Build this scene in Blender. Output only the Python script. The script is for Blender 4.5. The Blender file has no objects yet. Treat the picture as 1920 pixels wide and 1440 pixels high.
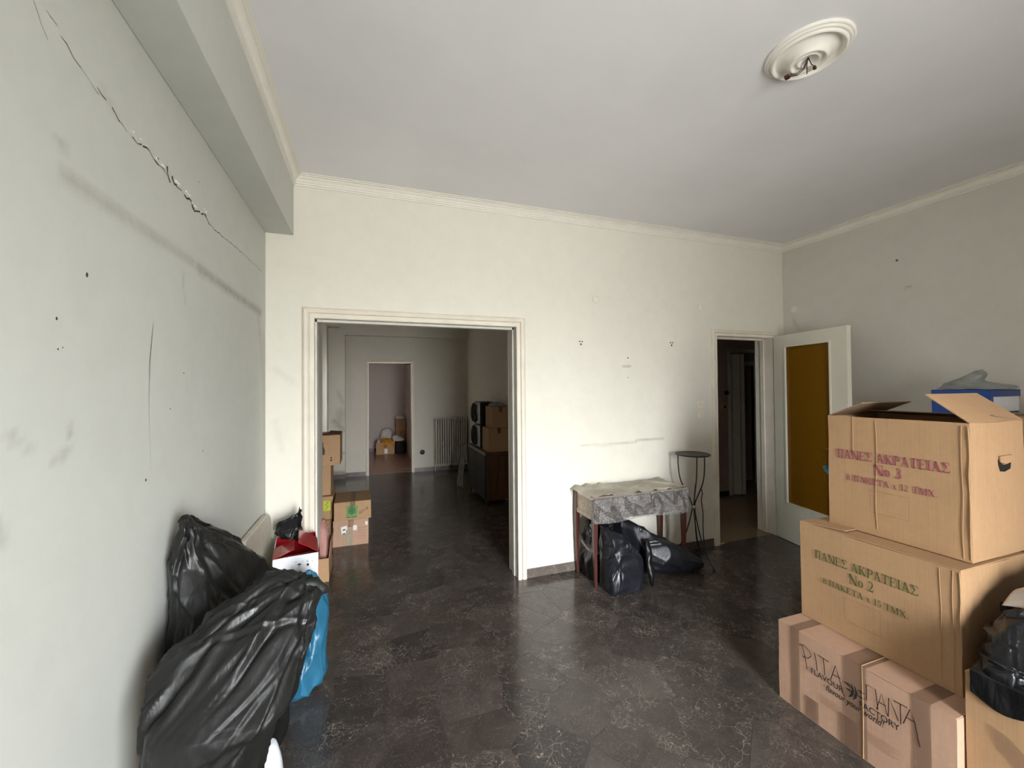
import bpy, bmesh, math, random
import numpy as np
from mathutils import Vector, Matrix, noise

random.seed(7)
SC = bpy.context.scene
COL = SC.collection

# ------------------------------------------------------------------ camera
CAM_H = 1.5667
yaw, pitch, roll = (math.radians(a) for a in (19.2984, 0.8156, -0.476))
Fv = Vector((math.sin(yaw) * math.cos(pitch), math.cos(yaw) * math.cos(pitch), math.sin(pitch)))
Rv = Vector((math.cos(yaw), -math.sin(yaw), 0))
Uv = Rv.cross(Fv)
R2 = Rv * math.cos(roll) + Uv * math.sin(roll)
U2 = -Rv * math.sin(roll) + Uv * math.cos(roll)
cd = bpy.data.cameras.new('camera')
cam = bpy.data.objects.new('camera', cd)
COL.objects.link(cam)
m = Matrix((R2, U2, -Fv)).transposed().to_4x4()
m.translation = (0, 0, CAM_H)
cam.matrix_world = m
cd.sensor_width = 36
cd.lens = 766.41 / 1920 * 36
cd.shift_y = -5.3 / 1920
cd.clip_start = .02
SC.camera = cam

# ------------------------------------------------------------------ light
SC.view_settings.view_transform = 'Standard'
SC.view_settings.look = 'None'
SC.view_settings.gamma = 1
SC.view_settings.use_curve_mapping = False
SC.view_settings.exposure = 0.0
SKY = 61.0
W = bpy.data.worlds.new('sky')
SC.world = W
W.use_nodes = True
nt = W.node_tree
nt.nodes.clear()
wo = nt.nodes.new('ShaderNodeOutputWorld')
bg = nt.nodes.new('ShaderNodeBackground')
tc = nt.nodes.new('ShaderNodeTexCoord')
sx = nt.nodes.new('ShaderNodeSeparateXYZ')
cr = nt.nodes.new('ShaderNodeValToRGB')
mr = nt.nodes.new('ShaderNodeMapRange')
mr.inputs[1].default_value = -1
mr.inputs[2].default_value = 1
nt.links.new(tc.outputs['Generated'], sx.inputs[0])
nt.links.new(sx.outputs[2], mr.inputs[0])
nt.links.new(mr.outputs[0], cr.inputs[0])
nt.links.new(cr.outputs[0], bg.inputs[0])
nt.links.new(bg.outputs[0], wo.inputs[0])
e = cr.color_ramp.elements
e[0].position = 0.0; e[0].color = (.40, .385, .36, 1)       # street and facades below
e[1].position = 1.0; e[1].color = (.86, .92, 1.0, 1)       # overcast zenith
n_ = e.new(.47); n_.color = (.44, .45, .43, 1)
n_ = e.new(.56); n_.color = (.94, .975, 1.0, 1)
bg.inputs[1].default_value = SKY

WIN = (0.55, 1.70, 0.0, 2.30)      # balcony door behind the camera: x0,x1,z0,z1
YR = -1.5

def portal(loc, rot, sx_, sy_):
    l = bpy.data.lights.new('daylight_portal', 'AREA')
    l.shape = 'RECTANGLE'; l.size = sx_; l.size_y = sy_
    l.cycles.is_portal = True
    o = bpy.data.objects.new('daylight_portal', l)
    o.location = loc; o.rotation_euler = rot
    COL.objects.link(o)
portal(((WIN[0] + WIN[1]) / 2, YR - .1, (WIN[2] + WIN[3]) / 2), (math.radians(90), 0, 0), WIN[1] - WIN[0], WIN[3] - WIN[2])
# -------- window of the far room (in its right wall)
portal((1.03, 8.33, 1.55), (0, math.radians(90), 0), 1.1, .46)
SC.cycles.max_bounces = 10
SC.cycles.diffuse_bounces = 8
SC.cycles.transparent_max_bounces = 12
SC.cycles.sample_clamp_indirect = 12

# ------------------------------------------------------------------ helpers
def lin(c):
    if isinstance(c, str):
        c = [int(c[i:i + 2], 16) for i in (0, 2, 4)]
    return tuple(((v / 255) / 12.92 if v / 255 <= .04045 else ((v / 255 + .055) / 1.055) ** 2.4) for v in c) + (1,)

class NT:
    def __init__(s, name):
        s.m = bpy.data.materials.new(name); s.m.use_nodes = True
        s.t = s.m.node_tree; s.b = s.t.nodes['Principled BSDF']
        s.tc = s.n('ShaderNodeTexCoord')
    def n(s, ty, **k):
        o = s.t.nodes.new(ty)
        for a, v in k.items(): setattr(o, a, v)
        return o
    def l(s, a, b): s.t.links.new(a, b)
    def setv(s, k, v): s.b.inputs[k].default_value = v
    def noise(s, scale, detail=4, rough=.6, vec=None, dist=0):
        o = s.n('ShaderNodeTexNoise'); o.inputs['Scale'].default_value = scale
        o.inputs['Detail'].default_value = detail; o.inputs['Roughness'].default_value = rough
        o.inputs['Distortion'].default_value = dist
        s.l(vec or s.tc.outputs['Object'], o.inputs['Vector']); return o
    def map(s, scale, vec=None, rot=(0, 0, 0)):
        o = s.n('ShaderNodeMapping'); o.inputs['Scale'].default_value = scale; o.inputs['Rotation'].default_value = rot
        s.l(vec or s.tc.outputs['Object'], o.inputs['Vector']); return o.outputs[0]
    def ramp(s, fac, stops):
        o = s.n('ShaderNodeValToRGB'); el = o.color_ramp.elements
        el[0].position, el[0].color = stops[0][0], stops[0][1]
        el[1].position, el[1].color = stops[-1][0], stops[-1][1]
        for p, c in stops[1:-1]:
            q = el.new(p); q.color = c
        s.l(fac, o.inputs[0]); return o.outputs[0]
    def mix(s, f, a, b, mode='MIX'):
        o = s.n('ShaderNodeMix', data_type='RGBA', blend_type=mode)
        if isinstance(f, (int, float)): o.inputs[0].default_value = f
        else: s.l(f, o.inputs[0])
        for i, v in ((6, a), (7, b)):
            if isinstance(v, tuple): o.inputs[i].default_value = v
            else: s.l(v, o.inputs[i])
        return o.outputs[2]
    def math(s, op, a, b=0.0, c=0.0):
        o = s.n('ShaderNodeMath', operation=op)
        for i, v in enumerate((a, b, c)):
            if isinstance(v, (int, float)): o.inputs[i].default_value = v
            else: s.l(v, o.inputs[i])
        return o.outputs[0]
    def bump(s, h, strength, dist=.01):
        o = s.n('ShaderNodeBump'); o.inputs['Strength'].default_value = strength; o.inputs['Distance'].default_value = dist
        s.l(h, o.inputs['Height']); s.l(o.outputs[0], s.b.inputs['Normal'])

def gray(v): return (v, v, v, 1)

def simple(name, col, rough=.5, metal=0, var=.06, vscale=8, bump=0, bscale=60, alpha=1, spec=.5, coat=0):
    t = NT(name); c = lin(col)
    n = t.noise(vscale)
    dark = tuple(x * (1 - var * 2) for x in c[:3]) + (1,)
    lite = tuple(min(1, x * (1 + var)) for x in c[:3]) + (1,)
    t.l(t.ramp(n.outputs[0], [(.3, dark), (.7, lite)]), t.b.inputs['Base Color'])
    t.setv('Roughness', rough); t.setv('Metallic', metal); t.setv('Specular IOR Level', spec)
    if alpha < 1: t.setv('Alpha', alpha)
    if coat: t.setv('Coat Weight', coat)
    if bump: t.bump(t.noise(bscale, 3).outputs[0], bump, .002)
    return t.m

def wall_mat(name, col, stain=lin((120, 112, 100))):
    t = NT(name); c = lin(col)
    n = t.noise(1.3, 5, .6); n2 = t.noise(9, 4, .7)
    a = t.ramp(n.outputs[0], [(.25, tuple(x * .95 for x in c[:3]) + (1,)), (.75, c)])
    b = t.ramp(n2.outputs[0], [(.35, gray(.965)), (.6, gray(1))])
    base = t.mix(1.0, a, b, 'MULTIPLY')
    at = t.n('ShaderNodeAttribute', attribute_name='stain')
    nz = t.noise(28, 5, .7)
    f = t.math('MULTIPLY', at.outputs['Fac'], t.math('MULTIPLY_ADD', nz.outputs[0], 1.6, .1))
    t.l(t.mix(f, base, stain), t.b.inputs['Base Color'])
    t.setv('Roughness', .62); t.setv('Specular IOR Level', .3)
    t.bump(t.noise(160, 3).outputs[0], .12, .002)
    return t.m

M = {}
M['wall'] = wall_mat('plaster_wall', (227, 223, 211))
M['wall_left'] = wall_mat('plaster_wall_left_shaded', (196, 197, 190))  # same room plaster, darkened and cooled for the light on this wall
M['wall_right'] = wall_mat('plaster_wall_right_shaded', (210, 206, 198))  # same paint as the back wall, with the dimmer light in its colour
M['wall_far'] = wall_mat('plaster_far_room', (208, 202, 190))
M['wall_mauve'] = wall_mat('plaster_mauve', (176, 166, 162))
M['wall_hall'] = wall_mat('plaster_hall', (190, 172, 155))
M['ceiling'] = simple('ceiling_paint', (230, 229, 231), .7, var=.03, vscale=1.2)
M['plaster_trim'] = simple('cornice_plaster', (232, 228, 219), .6, var=.02)
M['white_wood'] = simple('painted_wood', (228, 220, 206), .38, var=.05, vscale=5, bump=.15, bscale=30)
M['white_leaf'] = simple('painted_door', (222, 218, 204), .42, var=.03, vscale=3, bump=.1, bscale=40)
M['shaded_wood'] = simple('shaded_jamb', (214, 210, 200), .45)  # painted wood again, greyed to put the shade into its colour
M['plastic_white'] = simple('plastic_white', (232, 226, 212), .35, var=.02)
M['plastic_cream'] = simple('plastic_cream', (205, 190, 160), .4, var=.02)
M['black_hole'] = simple('dark_plastic_and_shade', (18, 17, 16), .5)
M['iron'] = simple('black_iron', (16, 15, 15), .4, var=.1, vscale=40)
M['steel'] = simple('steel', (180, 178, 172), .3, metal=1)
M['radiator'] = simple('radiator_enamel', (196, 190, 178), .4)
M['mahogany'] = None
M['rubber'] = simple('rubber', (14, 14, 14), .6)
M['crack'] = simple('crack_dark', (60, 48, 40), .9)
M['flake'] = simple('plaster_flake', (235, 232, 222), .8)
M['pin'] = simple('rust_plug', (90, 66, 50), .8)
M['wire'] = simple('brown_wire', (72, 40, 30), .5)
M['red_card'] = simple('red_gloss_card', (168, 24, 32), .22, var=.12, vscale=14, coat=.4)
M['white_card'] = simple('white_card', (225, 226, 230), .5, var=.02)
M['blue_card'] = simple('blue_card', (22, 62, 130), .4, var=.08)
M['ink_black'] = simple('ink_black', (28, 26, 28), .6, var=.02)
M['ink_pen'] = simple('ink_pen', (48, 34, 32), .6, var=.05)
M['ink_magenta'] = simple('ink_magenta', (150, 62, 92), .6, var=.12, vscale=60)
M['ink_green'] = simple('ink_green', (74, 90, 44), .6, var=.12, vscale=60)
M['ink_thin'] = simple('ink_thin', (132, 96, 74), .7)
M['logo_green'] = simple('logo_green', (88, 138, 62), .5)
M['logo_leaf'] = simple('logo_leaf', (14, 58, 30), .5)
M['logo_yellow'] = simple('logo_yellow', (190, 196, 40), .5)
M['paper'] = simple('paper_label', (222, 220, 212), .6, var=.04)
M['orange_cloth'] = simple('orange_cloth', (176, 120, 34), .9, var=.25, vscale=12)
M['white_cloth'] = simple('white_cloth', (190, 184, 178), .9, var=.15, vscale=9)
M['dark_cloth'] = simple('dark_cloth', (30, 26, 28), .8, var=.3, vscale=9)
M['amber'] = simple('amber_glass', (118, 80, 12), .28, var=.08, vscale=90, bump=.5, bscale=150, spec=.35)
M['silver'] = simple('silver_plastic', (150, 150, 150), .3, metal=.7)
M['speaker_black'] = simple('speaker_black', (14, 14, 16), .45)
M['board'] = simple('cream_board', (196, 190, 174), .6, var=.05, vscale=20)

def card_mat(name, col, streak=.10):
    t = NT(name); c = lin(col)
    n = t.noise(2.5, 4); v = t.map((260, 260, 3)); n2 = t.noise(1, 2, .5, v)
    n3 = t.noise(35, 4, .7)
    a = t.ramp(n.outputs[0], [(.3, tuple(x * .88 for x in c[:3]) + (1,)), (.7, c)])
    b = t.ramp(n2.outputs[0], [(.3, gray(1 - streak)), (.7, gray(1))])
    d = t.ramp(n3.outputs[0], [(.3, gray(.93)), (.6, gray(1))])
    t.l(t.mix(1, t.mix(1, a, b, 'MULTIPLY'), d, 'MULTIPLY'), t.b.inputs['Base Color'])
    t.setv('Roughness', .75); t.setv('Specular IOR Level', .25)
    t.bump(n2.outputs[0], .25, .001)
    return t.m
M['card'] = card_mat('cardboard', (180, 144, 108))
M['card_pink'] = card_mat('cardboard_pinkish', (188, 152, 128))
M['card_dark'] = card_mat('cardboard_dark', (158, 120, 88))
M['card_in'] = card_mat('cardboard_inside', (150, 122, 96))
M['card_brown'] = card_mat('cardboard_brown', (122, 92, 70))

def tape_mat(name, col, alpha):
    t = NT(name); t.l(t.ramp(t.noise(40, 3).outputs[0], [(.3, tuple(x * .8 for x in lin(col)[:3]) + (1,)), (.7, lin(col))]), t.b.inputs['Base Color'])
    t.setv('Roughness', .15); t.setv('Alpha', alpha); t.bump(t.noise(60, 3).outputs[0], .4, .003)
    return t.m
M['tape'] = tape_mat('brown_tape', (150, 120, 100), .36)
M['tape_clear'] = tape_mat('clear_tape', (196, 184, 160), .55)

def bag_mat(name, col, rough=.3, scale=18, bump=.5, alpha=1, sub=0):
    t = NT(name); c = lin(col)
    n = t.noise(4, 4)
    t.l(t.ramp(n.outputs[0], [(.3, tuple(x * .7 for x in c[:3]) + (1,)), (.7, tuple(x * 1.25 for x in c[:3]) + (1,))]), t.b.inputs['Base Color'])
    t.l(t.ramp(t.noise(7, 3).outputs[0], [(.3, gray(rough * .75)), (.7, gray(rough * 1.4))]), t.b.inputs['Roughness'])
    vec = t.map((1, 1, .22), rot=(.3, .5, .4))
    a = t.noise(scale, 3, .45, vec, .3)
    r = t.math('ABSOLUTE', t.math('SUBTRACT', a.outputs[0], .5))
    a2 = t.noise(scale * 3.3, 3, .6, vec, .5)
    r2 = t.math('ABSOLUTE', t.math('SUBTRACT', a2.outputs[0], .5))
    t.bump(t.math('MULTIPLY_ADD', r2, .25, r), bump * .55, .02)
    if alpha < 1: t.setv('Alpha', alpha)
    t.setv('Specular IOR Level', .42)
    if sub: t.setv('Transmission Weight', 0); t.setv('Subsurface Weight', sub); t.setv('Subsurface Radius', (.02, .02, .02))
    return t.m
M['bag_black'] = bag_mat('black_bin_bag', (21, 21, 20), .46)
M['bag_black2'] = bag_mat('black_bin_bag_shiny', (17, 17, 19), .27, 22, .6)
M['bag_blueblack'] = bag_mat('navy_black_bag', (27, 28, 34), .33, 14, .45)
M['bag_blue'] = bag_mat('blue_plastic_bag', (40, 96, 124), .3, 10, .35)
M['bag_teal'] = bag_mat('teal_plastic_bag', (14, 86, 104), .35, 12, .4)
M['bag_white'] = bag_mat('white_plastic_bag', (215, 220, 228), .35, 14, .4)
M['film'] = bag_mat('clear_film', (190, 196, 196), .2, 16, .8, alpha=.38)
M['bag_grey'] = bag_mat('grey_film', (150, 152, 150), .35, 16, .5, alpha=.8)
M['mesh_pink'] = bag_mat('pink_netting', (176, 128, 116), .6, 60, .5)

def wood_mat(name, col, scale=(3, 3, 30), axis_rot=(0, 0, 0), rough=.35):
    t = NT(name); c = lin(col)
    v = t.map((scale[0], scale[1], scale[2]), rot=axis_rot)
    n = t.noise(3, 5, .6, v, 1.2)
    t.l(t.ramp(n.outputs[0], [(.25, tuple(x * .55 for x in c[:3]) + (1,)), (.75, tuple(x * 1.2 for x in c[:3]) + (1,))]), t.b.inputs['Base Color'])
    t.setv('Roughness', rough); t.bump(n.outputs[0], .1, .002)
    return t.m
M['mahogany'] = wood_mat('mahogany', (78, 40, 32), (12, 12, 1.5))
M['walnut'] = wood_mat('walnut_veneer', (92, 58, 34), (8, 8, .8))
M['walnut_dark'] = wood_mat('dark_walnut', (52, 32, 24), (8, 8, .8))
M['plum_wood'] = wood_mat('dull_dark_wood', (62, 48, 46), (2, 9, 9))
M['beige_wood'] = wood_mat('pale_ply', (176, 156, 136), (2, 9, 9))

t = NT('pink_netting_mesh')
w1_ = t.n('ShaderNodeTexWave'); w1_.inputs['Scale'].default_value = 34; t.l(t.map((1, 1, 1), rot=(0, .8, 0)), w1_.inputs['Vector'])
w2_ = t.n('ShaderNodeTexWave'); w2_.inputs['Scale'].default_value = 34; t.l(t.map((1, 1, 1), rot=(0, -.8, 0)), w2_.inputs['Vector'])
mx = t.math('MAXIMUM', w1_.outputs['Fac'], w2_.outputs['Fac'])
t.l(t.ramp(mx, [(.6, lin((196, 168, 158))), (.85, lin((160, 92, 86)))]), t.b.inputs['Base Color']); t.setv('Roughness', .5); t.bump(mx, .6, .003)
M['mesh_pink'] = t.m
# bubble wrap: dusty translucent film with a dimple pattern
t = NT('bubble_wrap')
t.l(t.ramp(t.noise(6, 4).outputs[0], [(.3, lin((140, 134, 130))), (.7, lin((196, 192, 190)))]), t.b.inputs['Base Color'])
vo = t.n('ShaderNodeTexVoronoi'); vo.inputs['Scale'].default_value = 88; vo.inputs['Randomness'].default_value = .25
t.l(t.tc.outputs['Object'], vo.inputs['Vector'])
hgt = t.ramp(vo.outputs['Distance'], [(.1, gray(1)), (.62, gray(0))])
t.setv('Roughness', .10); t.bump(hgt, 1.0, .010)
t.l(t.ramp(vo.outputs['Distance'], [(.2, gray(.10)), (.7, gray(.50))]), t.b.inputs['Alpha'])
M['bubble'] = t.m
t = NT('bubble_wrap_flat')
t.l(t.ramp(t.noise(5, 4).outputs[0], [(.3, lin((140, 132, 118))), (.7, lin((198, 190, 174)))]), t.b.inputs['Base Color'])
vo = t.n('ShaderNodeTexVoronoi'); vo.inputs['Scale'].default_value = 88; vo.inputs['Randomness'].default_value = .25
t.l(t.tc.outputs['Object'], vo.inputs['Vector'])
t.setv('Roughness', .4); t.setv('Alpha', .86); t.bump(vo.outputs['Distance'], .5, .004)
M['bubble_top'] = t.m

def marble(name, per_object, tone=1.0, vein=1.0, rough=.155):
    t = NT(name)
    vec = t.tc.outputs['Object']
    oi = t.n('ShaderNodeObjectInfo')
    if per_object:
        off = t.n('ShaderNodeVectorMath', operation='ADD')
        mul = t.n('ShaderNodeVectorMath', operation='SCALE'); mul.inputs[0].default_value = (37, 53, 19)
        t.l(oi.outputs['Random'], mul.inputs['Scale']); t.l(vec, off.inputs[0]); t.l(mul.outputs[0], off.inputs[1])
        rot = t.n('ShaderNodeVectorRotate', rotation_type='Z_AXIS')
        t.l(off.outputs[0], rot.inputs['Vector'])
        t.l(t.math('MULTIPLY', oi.outputs['Random'], 12.0), rot.inputs['Angle']); vec = rot.outputs[0]
        rnd = oi.outputs['Random']
    else:
        v0 = t.n('ShaderNodeTexVoronoi'); v0.inputs['Scale'].default_value = 3.6; t.l(vec, v0.inputs['Vector'])
        sp = t.n('ShaderNodeSeparateColor'); t.l(v0.outputs['Color'], sp.inputs[0]); rnd = sp.outputs[0]
    def sc(c, k=1.0): return tuple(x * tone * k for x in lin(c)[:3]) + (1,)
    base = t.ramp(rnd, [(0, sc((70, 63, 59))), (.12, sc((65, 59, 55))), (.3, sc((76, 69, 65))), (.5, sc((72, 65, 60))), (.7, sc((78, 71, 67))), (.86, sc((70, 65, 60))), (.93, sc((50, 46, 44))), (1, sc((84, 77, 73)))])
    cl = t.ramp(t.noise(7, 6, .7, vec, .6).outputs[0], [(.3, gray(.72)), (.7, gray(1.28))])
    base = t.mix(1, base, cl, 'MULTIPLY')
    # fine mineral flecks
    fl = t.ramp(t.noise(95, 3, .7, vec).outputs[0], [(.56, gray(0)), (.75, gray(.6))])
    base = t.mix(fl, base, sc((120, 108, 94)))
    dn = t.noise(5, 4, .6, vec)
    wv = t.n('ShaderNodeVectorMath', operation='MULTIPLY_ADD')
    t.l(dn.outputs['Color'], wv.inputs[0]); wv.inputs[1].default_value = (.34, .34, .34); t.l(vec, wv.inputs[2])
    vm = t.ramp(t.math('FRACT', t.math('MULTIPLY', rnd, 7.31)), [(0, gray(.25)), (.45, gray(.7)), (.8, gray(1.0)), (1, gray(1.25))])
    f = None
    for scl, w, msc, lo, st in ((7.5, .012, 9, .50, .85), (17, .024, 8, .51, .7), (2.6, .004, 4, .48, .9), (34, .04, 6, .50, .5)):
        vv = t.n('ShaderNodeTexVoronoi', feature='DISTANCE_TO_EDGE'); vv.inputs['Scale'].default_value = scl
        t.l(wv.outputs[0], vv.inputs['Vector'])
        line = t.ramp(vv.outputs['Distance'], [(0, gray(st * vein)), (w, gray(0))])
        mask = t.ramp(t.noise(msc, 3, .5, vec).outputs[0], [(lo, gray(0)), (lo + .08, gray(1))])
        g = t.math('MULTIPLY', line, mask)
        f = g if f is None else t.math('MAXIMUM', f, g)
    base = t.mix(t.math('MULTIPLY', f, vm), base, sc((166, 154, 143)))
    t.l(base, t.b.inputs['Base Color'])
    t.l(t.ramp(t.noise(3, 5, .7, vec).outputs[0], [(.3, gray(rough * .8)), (.7, gray(rough * 1.5))]), t.b.inputs['Roughness'])
    t.setv('Specular IOR Level', .5)
    t.bump(t.noise(1.8, 2, .5).outputs[0], .04, .02)
    return t.m
M['marble_slab'] = marble('dark_marble_slab', True)
M['marble_base'] = marble('dark_marble_floor', False, .92)
M['skirting'] = marble('marble_skirting', True, 1.7, .8, .3)
M['terrazzo'] = simple('beige_terrazzo', (150, 130, 104), .16, var=.10, vscale=30)
M['balcony'] = simple('added_balcony_render', (150, 146, 138), .8)  # for the unseen balcony added to limit the window light
M['walnut_black'] = wood_mat('blackened_walnut', (26, 18, 15), (8, 8, .8), rough=.6)
M['grey_cloth'] = simple('grey_cloth', (112, 106, 100), .9, var=.15, vscale=9)
M['parquet'] = simple('brown_floor', (124, 96, 84), .3, var=.12, vscale=6)

class MB:
    def __init__(s): s.v = []; s.f = []
    def add(s, vs, fs):
        o = len(s.v); s.v += [tuple(p) for p in vs]; s.f += [tuple(i + o for i in q) for q in fs]; return s
    def obox(s, o, a, b, c):
        o, a, b, c = (Vector(x) for x in (o, a, b, c))
        P = [o, o + a, o + a + b, o + b, o + c, o + a + c, o + a + b + c, o + b + c]
        F = [(0, 3, 2, 1), (4, 5, 6, 7), (0, 1, 5, 4), (1, 2, 6, 5), (2, 3, 7, 6), (3, 0, 4, 7)]
        if a.cross(b).dot(c) < 0: F = [q[::-1] for q in F]
        return s.add(P, F)
    def box(s, x0, x1, y0, y1, z0, z1):
        return s.obox((x0, y0, z0), (x1 - x0, 0, 0), (0, y1 - y0, 0), (0, 0, z1 - z0))
    def tube(s, pts, r, n=8, caps=True):
        pts = [Vector(p) for p in pts]; rs = r if isinstance(r, (list, tuple)) else [r] * len(pts)
        base = len(s.v); ref = None; V = []
        for i, p in enumerate(pts):
            t_ = (pts[min(i + 1, len(pts) - 1)] - pts[max(i - 1, 0)]).normalized()
            if ref is None: ref = t_.orthogonal().normalized()
            ref = (ref - t_ * ref.dot(t_)).normalized(); b = t_.cross(ref)
            for k in range(n):
                a = 2 * math.pi * k / n
                V.append(p + (ref * math.cos(a) + b * math.sin(a)) * rs[i])
        F = [(i * n + k, i * n + (k + 1) % n, (i + 1) * n + (k + 1) % n, (i + 1) * n + k) for i in range(len(pts) - 1) for k in range(n)]
        if caps: F += [tuple(range(n))[::-1], tuple((len(pts) - 1) * n + k for k in range(n))]
        return s.add(V, F)
    def lathe(s, prof, c, n=48, axis='z'):
        V = []; m_ = len(prof)
        for k in range(n):
            a = 2 * math.pi * k / n
            for r, h in prof:
                if axis == 'z': V.append((c[0] + r * math.cos(a), c[1] + r * math.sin(a), c[2] + h))
                elif axis == 'y': V.append((c[0] + r * math.cos(a), c[1] + h, c[2] + r * math.sin(a)))
                else: V.append((c[0] + h, c[1] + r * math.cos(a), c[2] + r * math.sin(a)))
        F = [(k * m_ + i, ((k + 1) % n) * m_ + i, ((k + 1) % n) * m_ + i + 1, k * m_ + i + 1) for k in range(n) for i in range(m_ - 1)]
        return s.add(V, F)
    def prism(s, poly, o, a, b, c):
        """2D polygon in axes a,b at o, extruded along c"""
        o, a, b, c = (Vector(x) for x in (o, a, b, c)); n = len(poly)
        P = [o + a * p[0] + b * p[1] for p in poly]; Q = [p + c for p in P]
        return s.add(P + Q, [tuple(range(n))[::-1], tuple(range(n, 2 * n))] + [(i, (i + 1) % n, n + (i + 1) % n, n + i) for i in range(n)])
    def build(s, name, mat, parent=None, loc=None, smooth=False, bevel=0, fix=True, **props):
        me = bpy.data.meshes.new(name)
        o_ = Vector(parent.location) if (parent is not None and loc is None) else Vector(loc or (0, 0, 0))
        if parent is not None and loc is None and s.local(parent): o_ = Vector((0, 0, 0))
        me.from_pydata([tuple(Vector(p) - o_) for p in s.v], [], s.f)
        if fix:
            bm = bmesh.new(); bm.from_mesh(me); bmesh.ops.recalc_face_normals(bm, faces=bm.faces); bm.to_mesh(me); bm.free()
        me.materials.append(M[mat] if isinstance(mat, str) else mat)
        if smooth:
            for p in me.polygons: p.use_smooth = True
        ob = bpy.data.objects.new(name, me); COL.objects.link(ob)
        if parent is not None: ob.parent = parent
        else: ob.location = o_
        if bevel:
            bv = ob.modifiers.new('bevel', 'BEVEL'); bv.width = bevel; bv.segments = 2; bv.limit_method = 'ANGLE'
        for k, v_ in props.items(): ob[k] = v_
        return ob
    def each(s, name, mat, parent=None, **k):
        """one object per connected piece"""
        par = list(range(len(s.v)))
        def fd(i):
            while par[i] != i: par[i] = par[par[i]]; i = par[i]
            return i
        for q in s.f:
            for i in q[1:]: par[fd(i)] = fd(q[0])
        G = {}
        for q in s.f: G.setdefault(fd(q[0]), []).append(q)
        out = []
        for g in G.values():
            ids = sorted({i for q in g for i in q}); mp = {i: n for n, i in enumerate(ids)}; m2 = MB()
            m2.v = [s.v[i] for i in ids]; m2.f = [tuple(mp[i] for i in q) for q in g]; out.append(m2.build(name, mat, parent, **k))
        return out
    def local(s, parent):
        q = parent
        while q is not None:
            if q.get('_local'): return True
            q = q.parent
        return False

def root(name, loc, label=None, cat=None, group=None, kind=None, rz=0, local=False):
    o = bpy.data.objects.new(name, None); COL.objects.link(o)
    o.location = loc; o.rotation_euler = (0, 0, rz); o.empty_display_size = .1
    if label: o['label'] = label
    if cat: o['category'] = cat
    if group: o['group'] = group
    if kind: o['kind'] = kind
    if local: o['_local'] = 1
    return o

def tag(o, label, cat, group=None, kind=None):
    o['label'] = label; o['category'] = cat
    if group: o['group'] = group
    if kind: o['kind'] = kind
    return o

# sub-part build under a part (parent object at its thing's origin): same offset as the thing
def sub(mb, name, mat, part, thing, **k):
    loc = (0, 0, 0) if thing.get('_local') else tuple(thing.location)
    return mb.build(name, mat, part, loc=loc, **k)

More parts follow.
